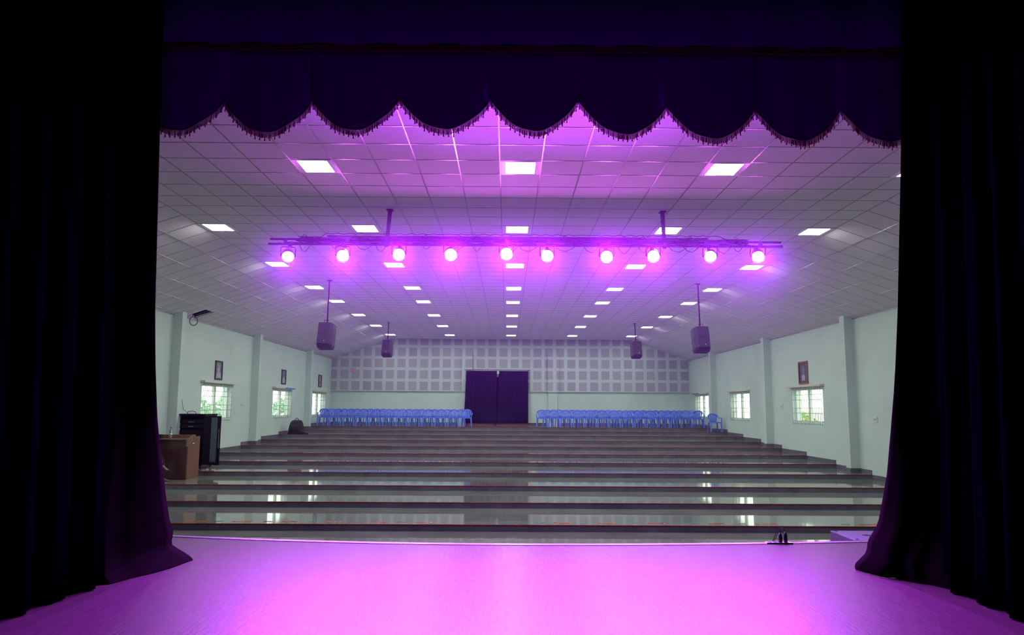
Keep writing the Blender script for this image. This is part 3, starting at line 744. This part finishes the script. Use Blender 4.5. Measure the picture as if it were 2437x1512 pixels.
# ------------------------------------------------------------ plastic chairs
def make_chair():
    r = empty('plastic_chair')
    st = MB(); n = 10; vs = []; fs = []
    for j in range(n+1):
        for i in range(n+1):
            u, v = i/n*2-1, j/n; w = .235-.03*v
            vs.append((u*w, -.225+.42*v, .425-.018*(1-u*u)*math.sin(PI*v)-.012*(1 if j == 0 else 0)))
    for j in range(n):
        for i in range(n): a = j*(n+1)+i; fs.append((a,a+1,a+n+2,a+n+1))
    st.add(vs, fs, True)
    ap = [(-.235,-.225),(.235,-.225),(.205,.195),(-.205,.195)]
    for k in range(4):
        a, b = ap[k], ap[(k+1) % 4]; st.hexa([(a[0],a[1],.375),(b[0],b[1],.375),(b[0]*.97,b[1]*.97,.375),(a[0]*.97,a[1]*.97,.375)], [(a[0],a[1],.42),(b[0],b[1],.42),(b[0]*.97,b[1]*.97,.42),(a[0]*.97,a[1]*.97,.42)])
    st.build('seat', 'chair_plastic', r, solid=.006)
    # backrest: arched band with five fanned slats
    b = MB()
    arc = []
    for i in range(17):
        t = -1+2*i/16; arc.append((.262*math.sin(t*PI/2), .255-.13*abs(t)**2.4, .57+.215*math.cos(t*PI/2)**.75))
    for (p, q) in zip(arc, arc[1:]):
        def band(p): return [(p[0],p[1]-.012,p[2]-.055),(p[0],p[1]+.010,p[2]-.055),(p[0]*1.0,p[1]+.014,p[2]+.012),(p[0],p[1]-.008,p[2]+.012)]
        A, Bq = band(p), band(q); b.add(A+Bq, [(0,1,5,4),(1,2,6,5),(2,3,7,6),(3,0,4,7)], True)
    for k in range(5):
        t = (k-2)/2; x0, x1 = t*.125, t*.19; zt = .57+.215*math.cos(t*.42*PI/2)**.75-.04
        w0, w1 = .025, .036
        b.hexa([(x0-w0,.185,.415),(x0+w0,.185,.415),(x0+w0,.197,.415),(x0-w0,.197,.415)], [(x1-w1,.240,zt),(x1+w1,.240,zt),(x1+w1,.252,zt),(x1-w1,.252,zt)])
    b.box(-.16,.16,.185,.2,.40,.47)
    b.build('backrest', 'chair_plastic', r)
    for s in (-1, 1):
        a = MB(); a.tube([(s*.262,.125,.575),(s*.275,.03,.60),(s*.278,-.10,.605),(s*.272,-.20,.59),(s*.262,-.235,.55),(s*.25,-.235,.42)], [.022,.026,.028,.028,.024,.02], 8, sq=(.55,1.2)); a.build('armrest', 'chair_plastic', r)
    for sx in (-1, 1):
        for (y0, y1, tw) in ((-.225,-.26,.034), (.175,.245,.030)):
            l = MB(); x0 = .232 if y0 < 0 else .195; x1 = .262 if y0 < 0 else .235
            l.hexa([(sx*x1-.026,y1-.016,0),(sx*x1+.026,y1-.016,0),(sx*x1+.026,y1+.016,0),(sx*x1-.026,y1+.016,0)],
                   [(sx*x0-tw,y0-.02,.42),(sx*x0+tw,y0-.02,.42),(sx*x0+tw,y0+.02,.42),(sx*x0-tw,y0+.02,.42)])
            l.build('leg', 'chair_plastic', r)
    return r
def build_chairs():
    z = nos(-1)[1]; rnd = random.Random(4)
    def row(a, b, n): return [a+(b-a)*i/(n-1)+rnd.uniform(-.012,.012) for i in range(n)]
    FL = row(-8.60, -2.03, 12); BL = row(-8.60, -2.41, 11); FR = row(1.42, 8.70, 14); BR = row(1.65, 8.61, 13)
    proto = make_chair(); used = [False]
    def put(x, y, z, rz, label, grp):
        o = copy_tree(proto) if used[0] else proto; used[0] = True
        o.location = (x, y, z); o.rotation_euler = (0, 0, rz); o.scale = (.93, 1, 1); tag(o, label, 'chair', grp)
    for i, x in enumerate(FL):
        put(x, 33.66+rnd.uniform(0,.07), z, rnd.uniform(-.05,.05)+(.0 if i else .12), 'blue plastic armchair, %s from the left wall, front row left of doorway' % ORD[i], 'blue chairs, front row left of the curtain')
    for i, x in enumerate(BL):
        put(x, 34.9+rnd.uniform(0,.1), z, rnd.uniform(-.05,.05), 'blue plastic armchair, %s from the left wall, back row left of doorway' % ORD[i], 'blue chairs, back row left of the curtain')
    for i, x in enumerate(FR):
        put(x, 33.66+rnd.uniform(0,.07)+(.25 if i > 11 else 0), z, rnd.uniform(-.05,.05)+(-.2 if i > 11 else 0), 'blue plastic armchair, %s from the doorway curtain, front row right of doorway' % ORD[i], 'blue chairs, front row right of the curtain')
    for i, x in enumerate(BR):
        put(x+.12, 34.9+rnd.uniform(0,.1), z, rnd.uniform(-.05,.05), 'blue plastic armchair, %s from the doorway curtain, back row right of doorway' % ORD[i], 'blue chairs, back row right of the curtain')
    put(8.80, 31.62, nos(0)[1], .06, 'blue plastic armchair standing alone one step lower, by the right wall', None)
    return proto, put
PROTO_CHAIR, PUT_CHAIR = build_chairs()

# doorway curtain on its rod
def build_door_curtain():
    for s, (x0, x1) in enumerate(((-2.27,-.71), (-.60,.90))):
        b = MB(); nu, nv = 60, 20; vs = []; fs = []
        for j in range(nv+1):
            v = j/nv
            for i in range(nu+1):
                u = i/nu; a, c = x0, x1
                if s == 0: a = x0-.10*(1-v)*u*0 - .10*(1-v)
                else: a = x0-.09*(1-v)
                x = a+(c-a)*u; inner = (u if s == 0 else 1-u)
                z = .755+(3.41-.755)*v
                y = 37.22+.03*math.sin(u*2*PI*7)+.012*math.sin(u*2*PI*17)
                bulge = max(0, 1-v*5)*max(0, inner-.35)/.65
                y -= .36*bulge; z -= .055*bulge*(1-min(1, v*12)) 
                vs.append((x, y, z))
        for j in range(nv):
            for i in range(nu): q = j*(nu+1)+i; fs.append((q,q+1,q+nu+2,q+nu+1))
        b.add(vs, fs, True)
        o = b.build('doorway_curtain', 'door_drape', solid=.01)
        tag(o, 'dark purple doorway curtain, %s half, hanging at the back of the hall' % ('left' if s == 0 else 'right'), 'curtain', 'doorway curtains')
    root = empty('curtain_rod', (-.68,37.22,3.46), 0, 'thin rod above the dark doorway curtain in the back wall', 'curtain rod')
    MB().tube([(-1.7,0,0),(1.68,0,0)], .012, 8).build('rod', 'black_metal', root)
    for x in (-1.6,0,1.6): MB().box(x-.012,x+.012,0,.26,-.012,.012).build('bracket', 'black_metal', root)
    for k in range(24):
        x = -1.55+k*.1345
        if abs(x-.02) < .06: continue
        MB().tube([(x,.0,.015),(x,.0,-.05)], .006, 6).build('ring', 'black_metal', root)
    # slit of the vestibule seen between the halves
    b = MB().box(-.72,-.56,BY-.05,BY-.04,.75,3.1); b2 = struct(b, 'door_1', 'door_drape')
    q = MB().box(-.69,-.60,BY-.058,BY-.05,3.10,3.2); q.build('door_glass', 'label_white', b2)
    c = MB().box(-.685,-.595,37.19,37.21,3.26,3.38); tag(c.build('door_closer', 'switch_plastic'), 'small pale box between the two halves of the doorway curtain', 'box')
build_door_curtain()

# ------------------------------------------------------------ desk, rack, bottle, backpack
def build_desk():
    z = nos(7)[1]; Y0, Y1 = 17.95, 18.62
    xr = -7.93; xl = -9.15; h = 1.02
    root = empty('wooden_desk', ((xl+xr)/2, (Y0+Y1)/2, z), 0, 'brown wooden control desk with a small white label, by the left wall', 'desk')
    R = lambda b: b.tf(Matrix.Translation((-(xl+xr)/2, -(Y0+Y1)/2, -z)))
    s = MB(); s.prism([(Y0,z),(Y1,z),(Y1,z+h+.0),(Y1-.26,z+h),(Y1-.26,z+h+.045),(Y0+.3,z+h+.045),(Y0+.02,z+h-.03),(Y0-.09,z+h-.05),(Y0-.09,z+h-.23),(Y0,z+h-.23)], 0, xr-.025, xr)
    R(s).build('side_panel', 'light_wood', root, bevel=.003)
    s = MB().box(xl,xl+.025,Y0,Y1,z,z+h-.03); R(s).build('side_panel', 'light_wood', root, bevel=.003)
    R(MB().box(xl+.025,xr-.025,Y0+.01,Y0+.03,z+.02,z+h-.07)).build('front_panel', 'dark_wood', root)
    R(MB().box(xl+.025,xr-.026,Y0-.06,Y1-.28,z+h-.07,z+h-.045)).build('tabletop', 'light_wood', root, bevel=.003)
    R(MB().box(xl+.025,xr-.026,Y1-.28,Y1-.255,z+h-.045,z+h+.045)).build('back_ledge', 'light_wood', root, bevel=.003)
    R(MB().box(xl+.025,xr-.026,Y1-.25,Y1-.01,z+.1,z+h-.04)).build('back_panel', 'dark_wood', root)
    R(MB().box(xr,xr+.006,Y0+.20,Y0+.36,z+h-.19,z+h-.135)).build('label_plate', 'black_plastic', root)
    R(MB().box(xr+.006,xr+.008,Y0+.22,Y0+.34,z+h-.175,z+h-.15)).build('label_card', 'label_white', root)
    # bottle standing on the top
    bz = z+h-.045
    bt = empty('water_bottle', (-8.43,Y0+.12,bz), 0, 'clear plastic water bottle with a blue cap on the wooden desk', 'bottle')
    MB().lathe([(.030,0),(.034,.01),(.034,.06),(.033,.062),(.034,.15),(.033,.17),(.024,.21),(.0135,.235),(.0135,.255)], 18).build('bottle_body', 'bottle_plastic', bt)
    MB().lathe([(.0345,.05),(.0345,.125)], 18).build('bottle_label', 'bottle_label', bt)
    MB().lathe([(.015,.252),(.015,.275)], 14).build('bottle_cap', 'bottle_cap', bt)
    mc = empty('desk_gadget', (-8.76,Y0+.20,bz), 0, 'small black box with a thin lead on the desk top beside the curtain', 'box')
    MB().box(-.09,.09,-.05,.05,0,.10).build('box_body', 'black_plastic', mc, bevel=.01)
    MB().tube([(.09,0,.07),(.13,-.01,.085),(.17,-.02,.075),(.2,-.02,.045),(.21,-.02,.006)], .004, 6).build('lead', 'cable_rubber', mc)
    return z, Y0, Y1, xl, xr
DESK = build_desk()

def build_rack():
    z = nos(6)[1]; X0, X1 = -9.12, -8.30; Y0, Y1 = 19.75, 20.55; top = z+1.45; bot = z+.11
    root = empty('equipment_rack', ((X0+X1)/2,(Y0+Y1)/2,z), 0, 'black equipment rack with its glazed door open, behind the wooden desk', 'rack')
    R = lambda b: b.tf(Matrix.Translation((-(X0+X1)/2, -(Y0+Y1)/2, -z)))
    c = MB(); t = .03
    c.box(X0,X0+t,Y0,Y1,bot,top-.03).box(X1-t,X1,Y0,Y1,bot,top-.03).box(X0,X1,Y1-t,Y1,bot,top-.03).box(X0,X1,Y0,Y1,bot,bot+t)
    R(c).build('cabinet', 'rack_black', root)
    R(MB().box(X0-.012,X1+.012,Y0-.02,Y1+.01,top-.04,top)).build('lid', 'rack_black', root, bevel=.004)
    u = [(1.20,1.30),(1.07,1.17),(.86,1.02),(.66,.84),(.46,.62)]
    for i, (a, b) in enumerate(u):
        e = R(MB().box(X0+.05,X1-.05,Y0+.06,Y0+.55,z+a,z+b)).build('rack_unit', 'rack_black', root)
        if i in (0, 1, 3):
            n = {0:[(.36,.50,.025)],1:[(.36,.43,.03),(.44,.50,.03)],3:[(.17,.22,.05),(.26,.40,.05),(.44,.46,.06),(.27,.34,.015)]}[i]
            for xa, xb, dz in n: R(MB().box(X0+xa,X0+xb,Y0+.052,Y0+.06,z+a+dz,z+a+dz+.018+(.008 if i == 1 else 0))).build('display', 'label_white' if (i == 3 and dz == .015) else 'rack_grey', e).matrix_parent_inverse = Matrix.Identity(4)
    # open door, hinged on the right front post and swung towards the aisle
    hx, hy = X1, Y0; ex, ey = X1+.52, Y0-.22
    d = Vector((ex-hx, ey-hy, 0)); ln = d.length; ang = math.atan2(d.y, d.x)
    mt = Matrix.Translation((hx-(X0+X1)/2, hy-(Y0+Y1)/2, -z)) @ Matrix.Rotation(ang, 4, 'Z')
    db, dt = bot+.0, top-.05
    f = MB().box(0,.235,-.02,.01,db,dt).box(ln-.10,ln,-.02,.01,db,dt).box(.235,ln-.10,-.02,.01,dt-.04,dt).box(.235,ln-.10,-.02,.01,db,db+.07)
    door = f.tf(mt).build('door', 'rack_black', root, bevel=.002)
    MB().box(.235,ln-.10,-.010,-.004,db+.07,dt-.04).tf(mt).build('door_glass', 'smoked_glass', door)
    MB().box(ln-.035,ln-.022,-.035,-.02,db+.45,db+.95).tf(mt).build('handle', 'rack_grey', door)
    for x in (X0+.08, X1-.08):
        for y in (Y0+.08, Y1-.08):
            w = MB(); w.tube([(x-.015,y,z+.04),(x+.015,y,z+.04)], .04, 14); w.box(x-.03,x+.03,y-.03,y+.03,z+.075,bot); R(w).build('castor', 'black_plastic', root)
    cb = MB()
    cb.tube([(X1-.15,Y0+.2,bot),(X1-.1,Y0-.02,z+.05),(X1-.02,Y0-.08,z+.012),(X1+.10,Y0-.02,z+.02),(X1+.12,Y0+.1,z+.09),(X1-.02,Y0+.15,bot)], .008, 6)
    cb.tube([(X1-.25,Y0+.1,bot),(X1-.2,Y0-.05,z+.03),(X1-.1,Y0-.1,z+.01),(X1-.02,Y0+.02,z+.05)], .008, 6)
    cb.tube([(X0+.2,Y0+.3,top),(X0+.25,Y0+.25,top+.06),(X0+.38,Y0+.22,top+.075),(X0+.44,Y0+.25,top+.05),(X0+.46,Y0+.3,top)], .008, 6)
    R(cb).build('cables', 'cable_rubber', root)
    w = MB().tube([(-9.235,20.3,1.97),(-9.22,20.36,1.7),(-9.20,20.42,1.45),(-9.05,20.4,top+.008)], .006, 6)
    tag(w.build('wall_cable', 'cable_rubber'), 'thin dark cable rising from the rack up the left wall', 'cable')
build_rack()

def build_backpack():
    y, z = nos(1); x0 = -8.96; yy = 29.75
    root = empty('backpack', (x0+.24,yy,z), 0, 'black backpack resting on a step against the left wall', 'backpack')
    b = MB(); vs = []; fs = []; n, m = 20, 14
    for j in range(m+1):
        t = j/m; zz = .56*math.sin(t*PI/2)**1.1
        w = .30*(1-.25*t)*math.sqrt(max(0, 1-(t**3.2))) + .012; d = .20*math.sqrt(max(0, 1-t**3))+.01
        for i in range(n):
            a = 2*PI*i/n; ca, sa = math.cos(a), math.sin(a)
            vs.append((w*math.copysign(abs(ca)**.7, ca)+.03*t, d*math.copysign(abs(sa)**.7, sa), zz))
    for j in range(m):
        for i in range(n): fs.append((j*n+i, j*n+(i+1) % n, (j+1)*n+(i+1) % n, (j+1)*n+i))
    fs.append(tuple(range(n))[::-1]); fs.append(tuple(m*n+k for k in range(n))); b.add(vs, fs, True); b.build('bag_body', 'backpack_cloth', root)
    p = MB(); p.add([(x*.19, -.17-.07*math.sin(PI*(zv/.34))*(1-x*x*.5), .05+zv) for zv in (0,.08,.17,.26,.34) for x in (-1,-.5,0,.5,1)], [(j*5+i, j*5+i+1, (j+1)*5+i+1, (j+1)*5+i) for j in range(4) for i in range(4)], True)
    p.build('front_pocket', 'backpack_cloth', root, solid=.02)
    MB().tube([(-.04,0,.545),(-.035,0,.60),(.02,0,.635),(.075,0,.60),(.09,0,.53)], .014, 8).build('grab_handle', 'backpack_cloth', root)
    s = MB(); s.tube([(.24,-.05,.10),(.34,-.09,.06),(.45,-.10,.03),(.50,-.06,.015),(.40,.0,.02),(.22,.05,.03)], [.03,.03,.03,.028,.02,.02], 8, sq=(.6,1.3)); s.build('strap', 'backpack_cloth', root)
build_backpack()

# ------------------------------------------------------------ pictures, switches
def build_picture(sx, y0, y1, z0, z1, style, label):
    yc, zc = (y0+y1)/2, (z0+z1)/2; root = empty('framed_picture', (sx*W, yc, z0), 0, label, 'picture', 'framed pictures above the windows')
    w, h = (y1-y0), (z1-z0); b = .045
    def bx(xa, xb, *r): a, c = sorted((xa, xb)); return MB().box(a, c, *r)
    d = -sx
    f = MB()
    for r in ((-w/2,w/2,0,b),(-w/2,w/2,h-b,h),(-w/2,-w/2+b,b,h-b),(w/2-b,w/2,b,h-b)):
        a, c = sorted((d*.002, d*.035)); f.box(a, c, *r)
    f.build('frame', 'frame_red' if style == 'r' else 'frame_dark', root, bevel=.004)
    if style == 'r':
        f = MB(); b2 = .075
        for r in ((-w/2+b,w/2-b,b,b2),(-w/2+b,w/2-b,h-b2,h-b),(-w/2+b,-w/2+b2,b2,h-b2),(w/2-b2,w/2-b,b2,h-b2)):
            a, c = sorted((d*.004, d*.02)); f.box(a, c, *r)
        f.build('mount', 'frame_maroon', root)
    pr = bx(d*.004, d*.012, -w/2+b, w/2-b, b, h-b).build('print', 'print_dark' if style == 'r' else 'print_grey', root)
    x = d*.013
    def disc(cy, cz, ry, rz, m, x=x):
        n = 18; q = MB(); q.add([(x, cy+ry*math.cos(2*PI*k/n), cz+rz*math.sin(2*PI*k/n)) for k in range(n)], [tuple(range(n))]); q.build('figure', m, pr)
    if style == 'a': disc(0,.34,.09,.13,'print_pale'); disc(.02,.16,.16,.09,'print_pale', d*.0135); disc(-.06,.40,.05,.05,'print_mid', d*.014)
    if style == 'b': disc(0,.38,.07,.1,'print_mid'); disc(0,.17,.13,.12,'print_pale', d*.0135)
    if style == 'c': disc(.02,.36,.06,.14,'print_pale'); disc(0,.13,.09,.08,'print_mid', d*.0135)
    if style == 'r': disc(0,.42,.11,.18,'print_mid'); disc(-.05,.2,.07,.1,'print_pale', d*.0135); disc(.07,.2,.06,.1,'print_pale', d*.0135)
    if style in 'abc':
        q = bx(d*.0135, d*.0145, -w/2+b+.02, w/2-b-.02, b+.015, b+.06); q.build('caption_strip', 'print_pale', pr)
build_picture(-1, 22.56, 23.12, 2.36, 2.955, 'a', 'dark framed grey portrait above the left wall window nearest the stage')
build_picture(-1, 29.22, 29.78, 2.43, 3.02, 'b', 'dark framed grey portrait above the middle window of the left wall')
build_picture(-1, 34.94, 35.52, 2.48, 3.07, 'c', 'dark framed narrow print on the left wall beside the back corner')
build_picture(1, 22.66, 23.37, 2.34, 3.06, 'r', 'red-brown framed dark picture standing above the right wall window')
def switch(sx, y0, y1, z0, z1, label, n=2):
    root = empty('wall_switch', (sx*W, (y0+y1)/2, z0), 0, label, 'switch plate'); d = -sx
    a, c = sorted((0, d*.02)); w = y1-y0; h = z1-z0
    MB().box(a, c, -w/2, w/2, 0, h).build('plate', 'switch_plastic', root, bevel=.004)
    a, c = sorted((d*.02, d*.026))
    for k in range(n): MB().box(a, c, -w/2+.03+k*(w-.06)/n, -w/2+.02+(k+1)*(w-.06)/n, h*.3, h*.7).build('rocker', 'switch_grey', root)
switch(-1, 24.88, 25.16, 1.50, 1.66, 'pale switch plate on the left wall right of the near window')
switch(-1, 31.4, 31.65, 1.78, 1.92, 'pale switch plate on the left wall before the far pier')
switch(1, 24.88, 25.13, 1.57, 1.72, 'pale switch plate on the right wall left of the near window')
switch(1, 18.52, 18.75, 1.22, 1.37, 'pale switch plate on the right wall beside the stage curtain', 3)
switch(1, 31.3, 31.5, 1.62, 1.76, 'pale switch plate on the right wall beside the single lone chair')
o = MB().box(-8.25,-7.98,BY-.065,BY-.041,3.3,3.52).build('pink_notice_box', 'pink_card', bevel=.004); tag(o, 'small faded pink box on the squared boarding near the left corner', 'box')
for i, (sx, y) in enumerate(((-1, 36.9), (1, 36.95))):
    o = MB(); x0, x1 = sorted((sx*W, sx*(W-.025)))
    o.box(x0,x1,y-.06,y+.06,2.45,2.53).box(x0,x1,y-.05,y+.05,2.28,2.35)
    tag(o.build('junction_box', 'switch_grey'), 'pair of tiny grey junction boxes on the %s wall by the back corner' % ('left' if sx < 0 else 'right'), 'junction box')

# ------------------------------------------------------------ painted letters on the lowest tread
def build_letters():
    y9, z9 = nos(9)
    items = [('BNYS',-5.76,-5.38),('BNYS',-4.96,-4.62),('MSc',-4.1,-3.83),('MSc',-3.35,-3.06),('BSc',-2.54,-2.27),('BSc',-1.77,-1.47),
             ('BSc',.66,.95),('BSc',1.43,1.74),('MSc',2.31,2.61),('MSc',3.38,3.65),('BNYS',4.2,4.58),('BNYS',6.02,6.36)]
    for i, (t, x0, x1) in enumerate(items):
        root = empty('floor_lettering', ((x0+x1)/2, y9+.22, z9), 0, 'red painted letters %s with a blue mark on the lowest step, %s from the left' % (t, ORD[i]), 'floor lettering', 'painted letters on the lowest step')
        cu = bpy.data.curves.new('letters', 'FONT'); cu.body = t; cu.size = .19; cu.extrude = .0006; cu.align_x = 'CENTER'; cu.align_y = 'CENTER'; cu.offset = .004
        cu.materials.append(M['paint_red']); o = bpy.data.objects.new('letters', cu); COL.objects.link(o); o.parent = root
        o.rotation_euler = (0,0,PI); o.location = (0,0,.0022)
        bpy.context.view_layer.update(); wd_ = max(o.dimensions.x, .01)
        me = bpy.data.meshes.new_from_object(o.evaluated_get(bpy.context.evaluated_depsgraph_get())); bpy.data.objects.remove(o)
        if not me.materials: me.materials.append(M['paint_red'])
        o = bpy.data.objects.new('letters', me); COL.objects.link(o); o.parent = root; o.rotation_euler = (0,0,PI); o.location = (0,0,.0022)
        o.scale = ((x1-x0)/wd_, .95, 1)
        q = MB(); rnd = random.Random(i)
        cx = -(x1-x0)/2-.24
        for k in range(7):
            a = k*.9; q.tube([(cx-.07+.02*k, -.05+rnd.uniform(-.03,.03), .002), (cx-.05+.02*k, .04+rnd.uniform(-.03,.03), .002)], .007, 5, sq=(.12,1))
        q.tube([(cx-.08,0,.002),(cx+.09,.01,.002)], .008, 5, sq=(.12,1)); q.build('mark', 'paint_blue', root)
build_letters()

# ------------------------------------------------------------ seated person, mostly behind the curtain
def skin_mesh(name, verts, edges, radii, m, parent, root=0, sub=2):
    me = bpy.data.meshes.new(name); me.from_pydata(verts, edges, []); me.update()
    o = bpy.data.objects.new(name, me); COL.objects.link(o); me.materials.append(M[m])
    md = o.modifiers.new('skin', 'SKIN'); md.use_smooth_shade = True
    if not me.skin_vertices: me.skin_vertices.new(name='') if hasattr(me.skin_vertices, 'new') else None
    if not me.skin_vertices:
        bpy.context.view_layer.objects.active = o; o.select_set(True); bpy.ops.object.modifier_remove(modifier='skin'); bpy.ops.object.modifier_add(type='SKIN'); o.modifiers[0].use_smooth_shade = True
    for i, v in enumerate(me.skin_vertices[0].data):
        r = radii[i]; v.radius = r if isinstance(r, tuple) else (r, r); v.use_root = (i == root)
    s = o.modifiers.new('sub', 'SUBSURF'); s.levels = sub; s.render_levels = sub
    if parent: o.parent = parent
    return o
def build_person():
    z0 = nos(7)[1]; base = Vector((-8.80, 17.45, z0))
    root = empty('person', base, 0, 'person in black sitting cross-legged by the desk, bare foot showing past the curtain', 'person')
    # local frame: +X is where the person faces, z up; hips over the seat
    hip = (0,0,.52); sh = .40
    V = [(0,0,.50),(0,0,.66),(-.02,0,.84),(-.03,0,1.00),(-.02,0,1.10),(0,0,1.17),           # 0-5 spine, neck
         (0,.09,.50),(.20,.12,.53),(.42,.11,.52),(.44,.10,.30),(.43,.09,.09),               # 6-10 far leg, foot on the floor
         (0,-.09,.51),(.18,-.10,.60),(.40,-.08,.68),(.46,-.05,.50),(.49,-.04,.40),          # 11-15 near leg crossed over
         (-.03,.17,1.00),(.02,.23,.78),(.20,.12,.66),                                        # 16-18 far arm
         (-.03,-.17,1.00),(.02,-.24,.78),(.18,-.14,.68)]                                     # 19-21 near arm
    E_ = [(0,1),(1,2),(2,3),(3,4),(4,5),(0,6),(6,7),(7,8),(8,9),(9,10),(0,11),(11,12),(12,13),(13,14),(14,15),(3,16),(16,17),(17,18),(3,19),(19,20),(20,21)]
    Rr = [(.13,.16),(.115,.15),(.12,.16),(.11,.16),.06,.055,.10,.095,.075,.062,.045,.10,.095,.075,.062,.045,.065,.048,.034,.065,.048,.034]
    skin_mesh('body', V, E_, Rr, 'skin', root)
    # head
    h = MB(); n, m = 20, 14; vs = []; fs = []
    for j in range(m+1):
        t = PI*j/m; zz = math.cos(t)*.125; r = math.sin(t)
        for i in range(n):
            a = 2*PI*i/n; x = r*math.cos(a)*(.098 if math.cos(a) < 0 else .088); y = r*math.sin(a)*.074*(1-.22*max(0, -zz/.125))
            if math.cos(a) > .9 and -.05 < zz < .01: x += .02*(1-abs(zz+.03)/.04 if abs(zz+.03) < .04 else 0)
            vs.append((x, y, zz))
    for j in range(m):
        for i in range(n): fs.append((j*n+i, (j+1)*n+i, (j+1)*n+(i+1) % n, j*n+(i+1) % n))
    h.add(vs, fs, True); h.tube([(.0,.074,.01),(-.012,.086,.0),(-.008,.076,-.035)], [.012,.014,.008], 6); h.tube([(.0,-.074,.01),(-.012,-.086,.0),(-.008,-.076,-.035)], [.012,.014,.008], 6)
    h.tube([(.082,0,.01),(.105,0,-.025),(.085,0,-.032)], [.008,.014,.01], 6)
    T_ = Matrix.Translation((.03,0,1.285))
    h.tf(T_).build('head', 'skin', root)
    hr = MB(); vs = []
    for j in range(9):
        t = PI*.62*j/8; zz = math.cos(t)*.137; r = math.sin(t)
        for i in range(n):
            a = 2*PI*i/n; k = 1.0 if (math.cos(a) < .45 or zz > .07) else .8
            vs.append((r*math.cos(a)*.108*k-.008, r*math.sin(a)*.084*k, zz))
    hr.add(vs, [(j*n+i, (j+1)*n+i, (j+1)*n+(i+1) % n, j*n+(i+1) % n) for j in range(8) for i in range(n)], True)
    hr.tf(T_).build('hair', 'hair', root, solid=.01)
    for s in (-1, 1): MB().lathe([(.001,-.009),(.009,-.004),(.009,.004),(.001,.009)], 10, (.112,s*.03,1.295)).build('eye', 'eye_white', root)
    MB().tube([(.108,-.022,1.225),(.118,0,1.224),(.108,.022,1.225)], [.004,.007,.004], 6).build('mouth', 'lip', root)
    # clothes
    skin_mesh('shirt', [V[0],V[1],V[2],V[3],V[4],V[16],V[17],V[19],V[20],(.10,.18,.72),(.10,-.19,.72)], [(0,1),(1,2),(2,3),(3,4),(3,5),(5,6),(3,7),(7,8),(6,9),(8,10)],
              [(.15,.18),(.135,.17),(.14,.18),(.125,.175),.068,.08,.062,.08,.062,.05,.05], 'black_cloth', root)
    skin_mesh('trousers', [V[0],V[6],V[7],V[8],V[9],(.435,.092,.17),V[11],V[12],V[13],V[14],(.472,-.045,.46)], [(0,1),(1,2),(2,3),(3,4),(4,5),(0,6),(6,7),(7,8),(8,9),(9,10)],
              [(.15,.17),.115,.112,.094,.082,.07,.115,.112,.095,.08,.068], 'black_cloth', root)
    # feet with toes
    def foot(o, dirv, up, parent):
        d = Vector(dirv).normalized(); u = Vector(up); sd = d.cross(u).normalized(); u = sd.cross(d).normalized(); o = Vector(o)
        P = lambda a, b, c: tuple(o + d*a + sd*b + u*c)
        vs = [P(0,0,.03),P(-.05,0,-.03),P(.04,0,-.01),P(.10,0,-.03),P(.15,0,-.045)]; es = [(0,1),(0,2),(2,3),(3,4)]; rr = [.04,.034,.04,(.04,.028),(.042,.02)]
        for k, (b, l) in enumerate(((-.034,.05),(-.016,.052),(0,.046),(.015,.04),(.03,.033))):
            i = len(vs); vs += [P(.165,b,-.05),P(.165+l,b*1.1,-.056)]; es += [(4,i),(i,i+1)]; rr += [.012 if k else .015, .009 if k else .012]
        skin_mesh('foot', vs, es, rr, 'skin', parent, 0, 1)
    foot((.49,-.04,.39), (1,-.05,-.35), (0,0,1), root)
    foot((.43,.09,.07), (1,0,0), (0,0,1), root)
    def hand(o, dirv, up):
        d = Vector(dirv).normalized(); u = Vector(up); sd = d.cross(u).normalized(); u = sd.cross(d).normalized(); o = Vector(o)
        P = lambda a, b, c: tuple(o + d*a + sd*b + u*c)
        vs = [P(0,0,0),P(.045,0,0),P(.085,0,-.004)]; es = [(0,1),(1,2)]; rr = [(.026,.02),(.036,.016),(.036,.014)]
        for b, l in ((-.028,.06),(-.010,.075),(.009,.07),(.027,.052)):
            i = len(vs); vs += [P(.095,b,-.004),P(.095+l*.5,b*1.05,-.012),P(.095+l*.9,b*1.08,-.03)]; es += [(2,i),(i,i+1),(i+1,i+2)]; rr += [.010,.009,.008]
        i = len(vs); vs += [P(.04,-.045,-.006),P(.07,-.062,-.014)]; es += [(1,i),(i,i+1)]; rr += [.012,.009]
        skin_mesh('hand', vs, es, rr, 'skin', root, 0, 1)
    hand((.20,.12,.655), (.9,-.35,-.1), (0,0,1)); hand((.18,-.14,.675), (.9,.25,.12), (0,0,1))
    # the chair under the person faces +X
    PUT_CHAIR(base.x+.02, base.y, z0, PI/2, 'blue plastic armchair under the person sitting by the desk', None)
build_person()

# ------------------------------------------------------------ haze volume put in for the lamp halos and purple veil
def build_haze():
    m = bpy.data.materials.new('haze'); m.use_nodes = True; M['haze'] = m; nt = m.node_tree
    nt.nodes.remove(nt.nodes['Principled BSDF']); v = nt.nodes.new('ShaderNodeVolumeScatter')
    v.inputs['Density'].default_value = .0036; v.inputs['Anisotropy'].default_value = .82; v.inputs['Color'].default_value = (.74,.24,1,1)  # scatter colour tinted so the glow turns purple instead of white
    nt.links.new(v.outputs[0], nt.nodes['Material Output'].inputs['Volume'])
    o = MB().prism([(-W+.02,-.5),(W-.02,-.5),(W-.02,HE-.03),(XF,H-.03),(-XF,H-.03),(-W+.02,HE-.03)][::-1], 1, 9.0, 13.6).build('haze', 'haze'); o['kind'] = 'stuff'
    tag(o, 'faint haze added around the truss lamps, tinted purple for their glow', 'haze')
build_haze()
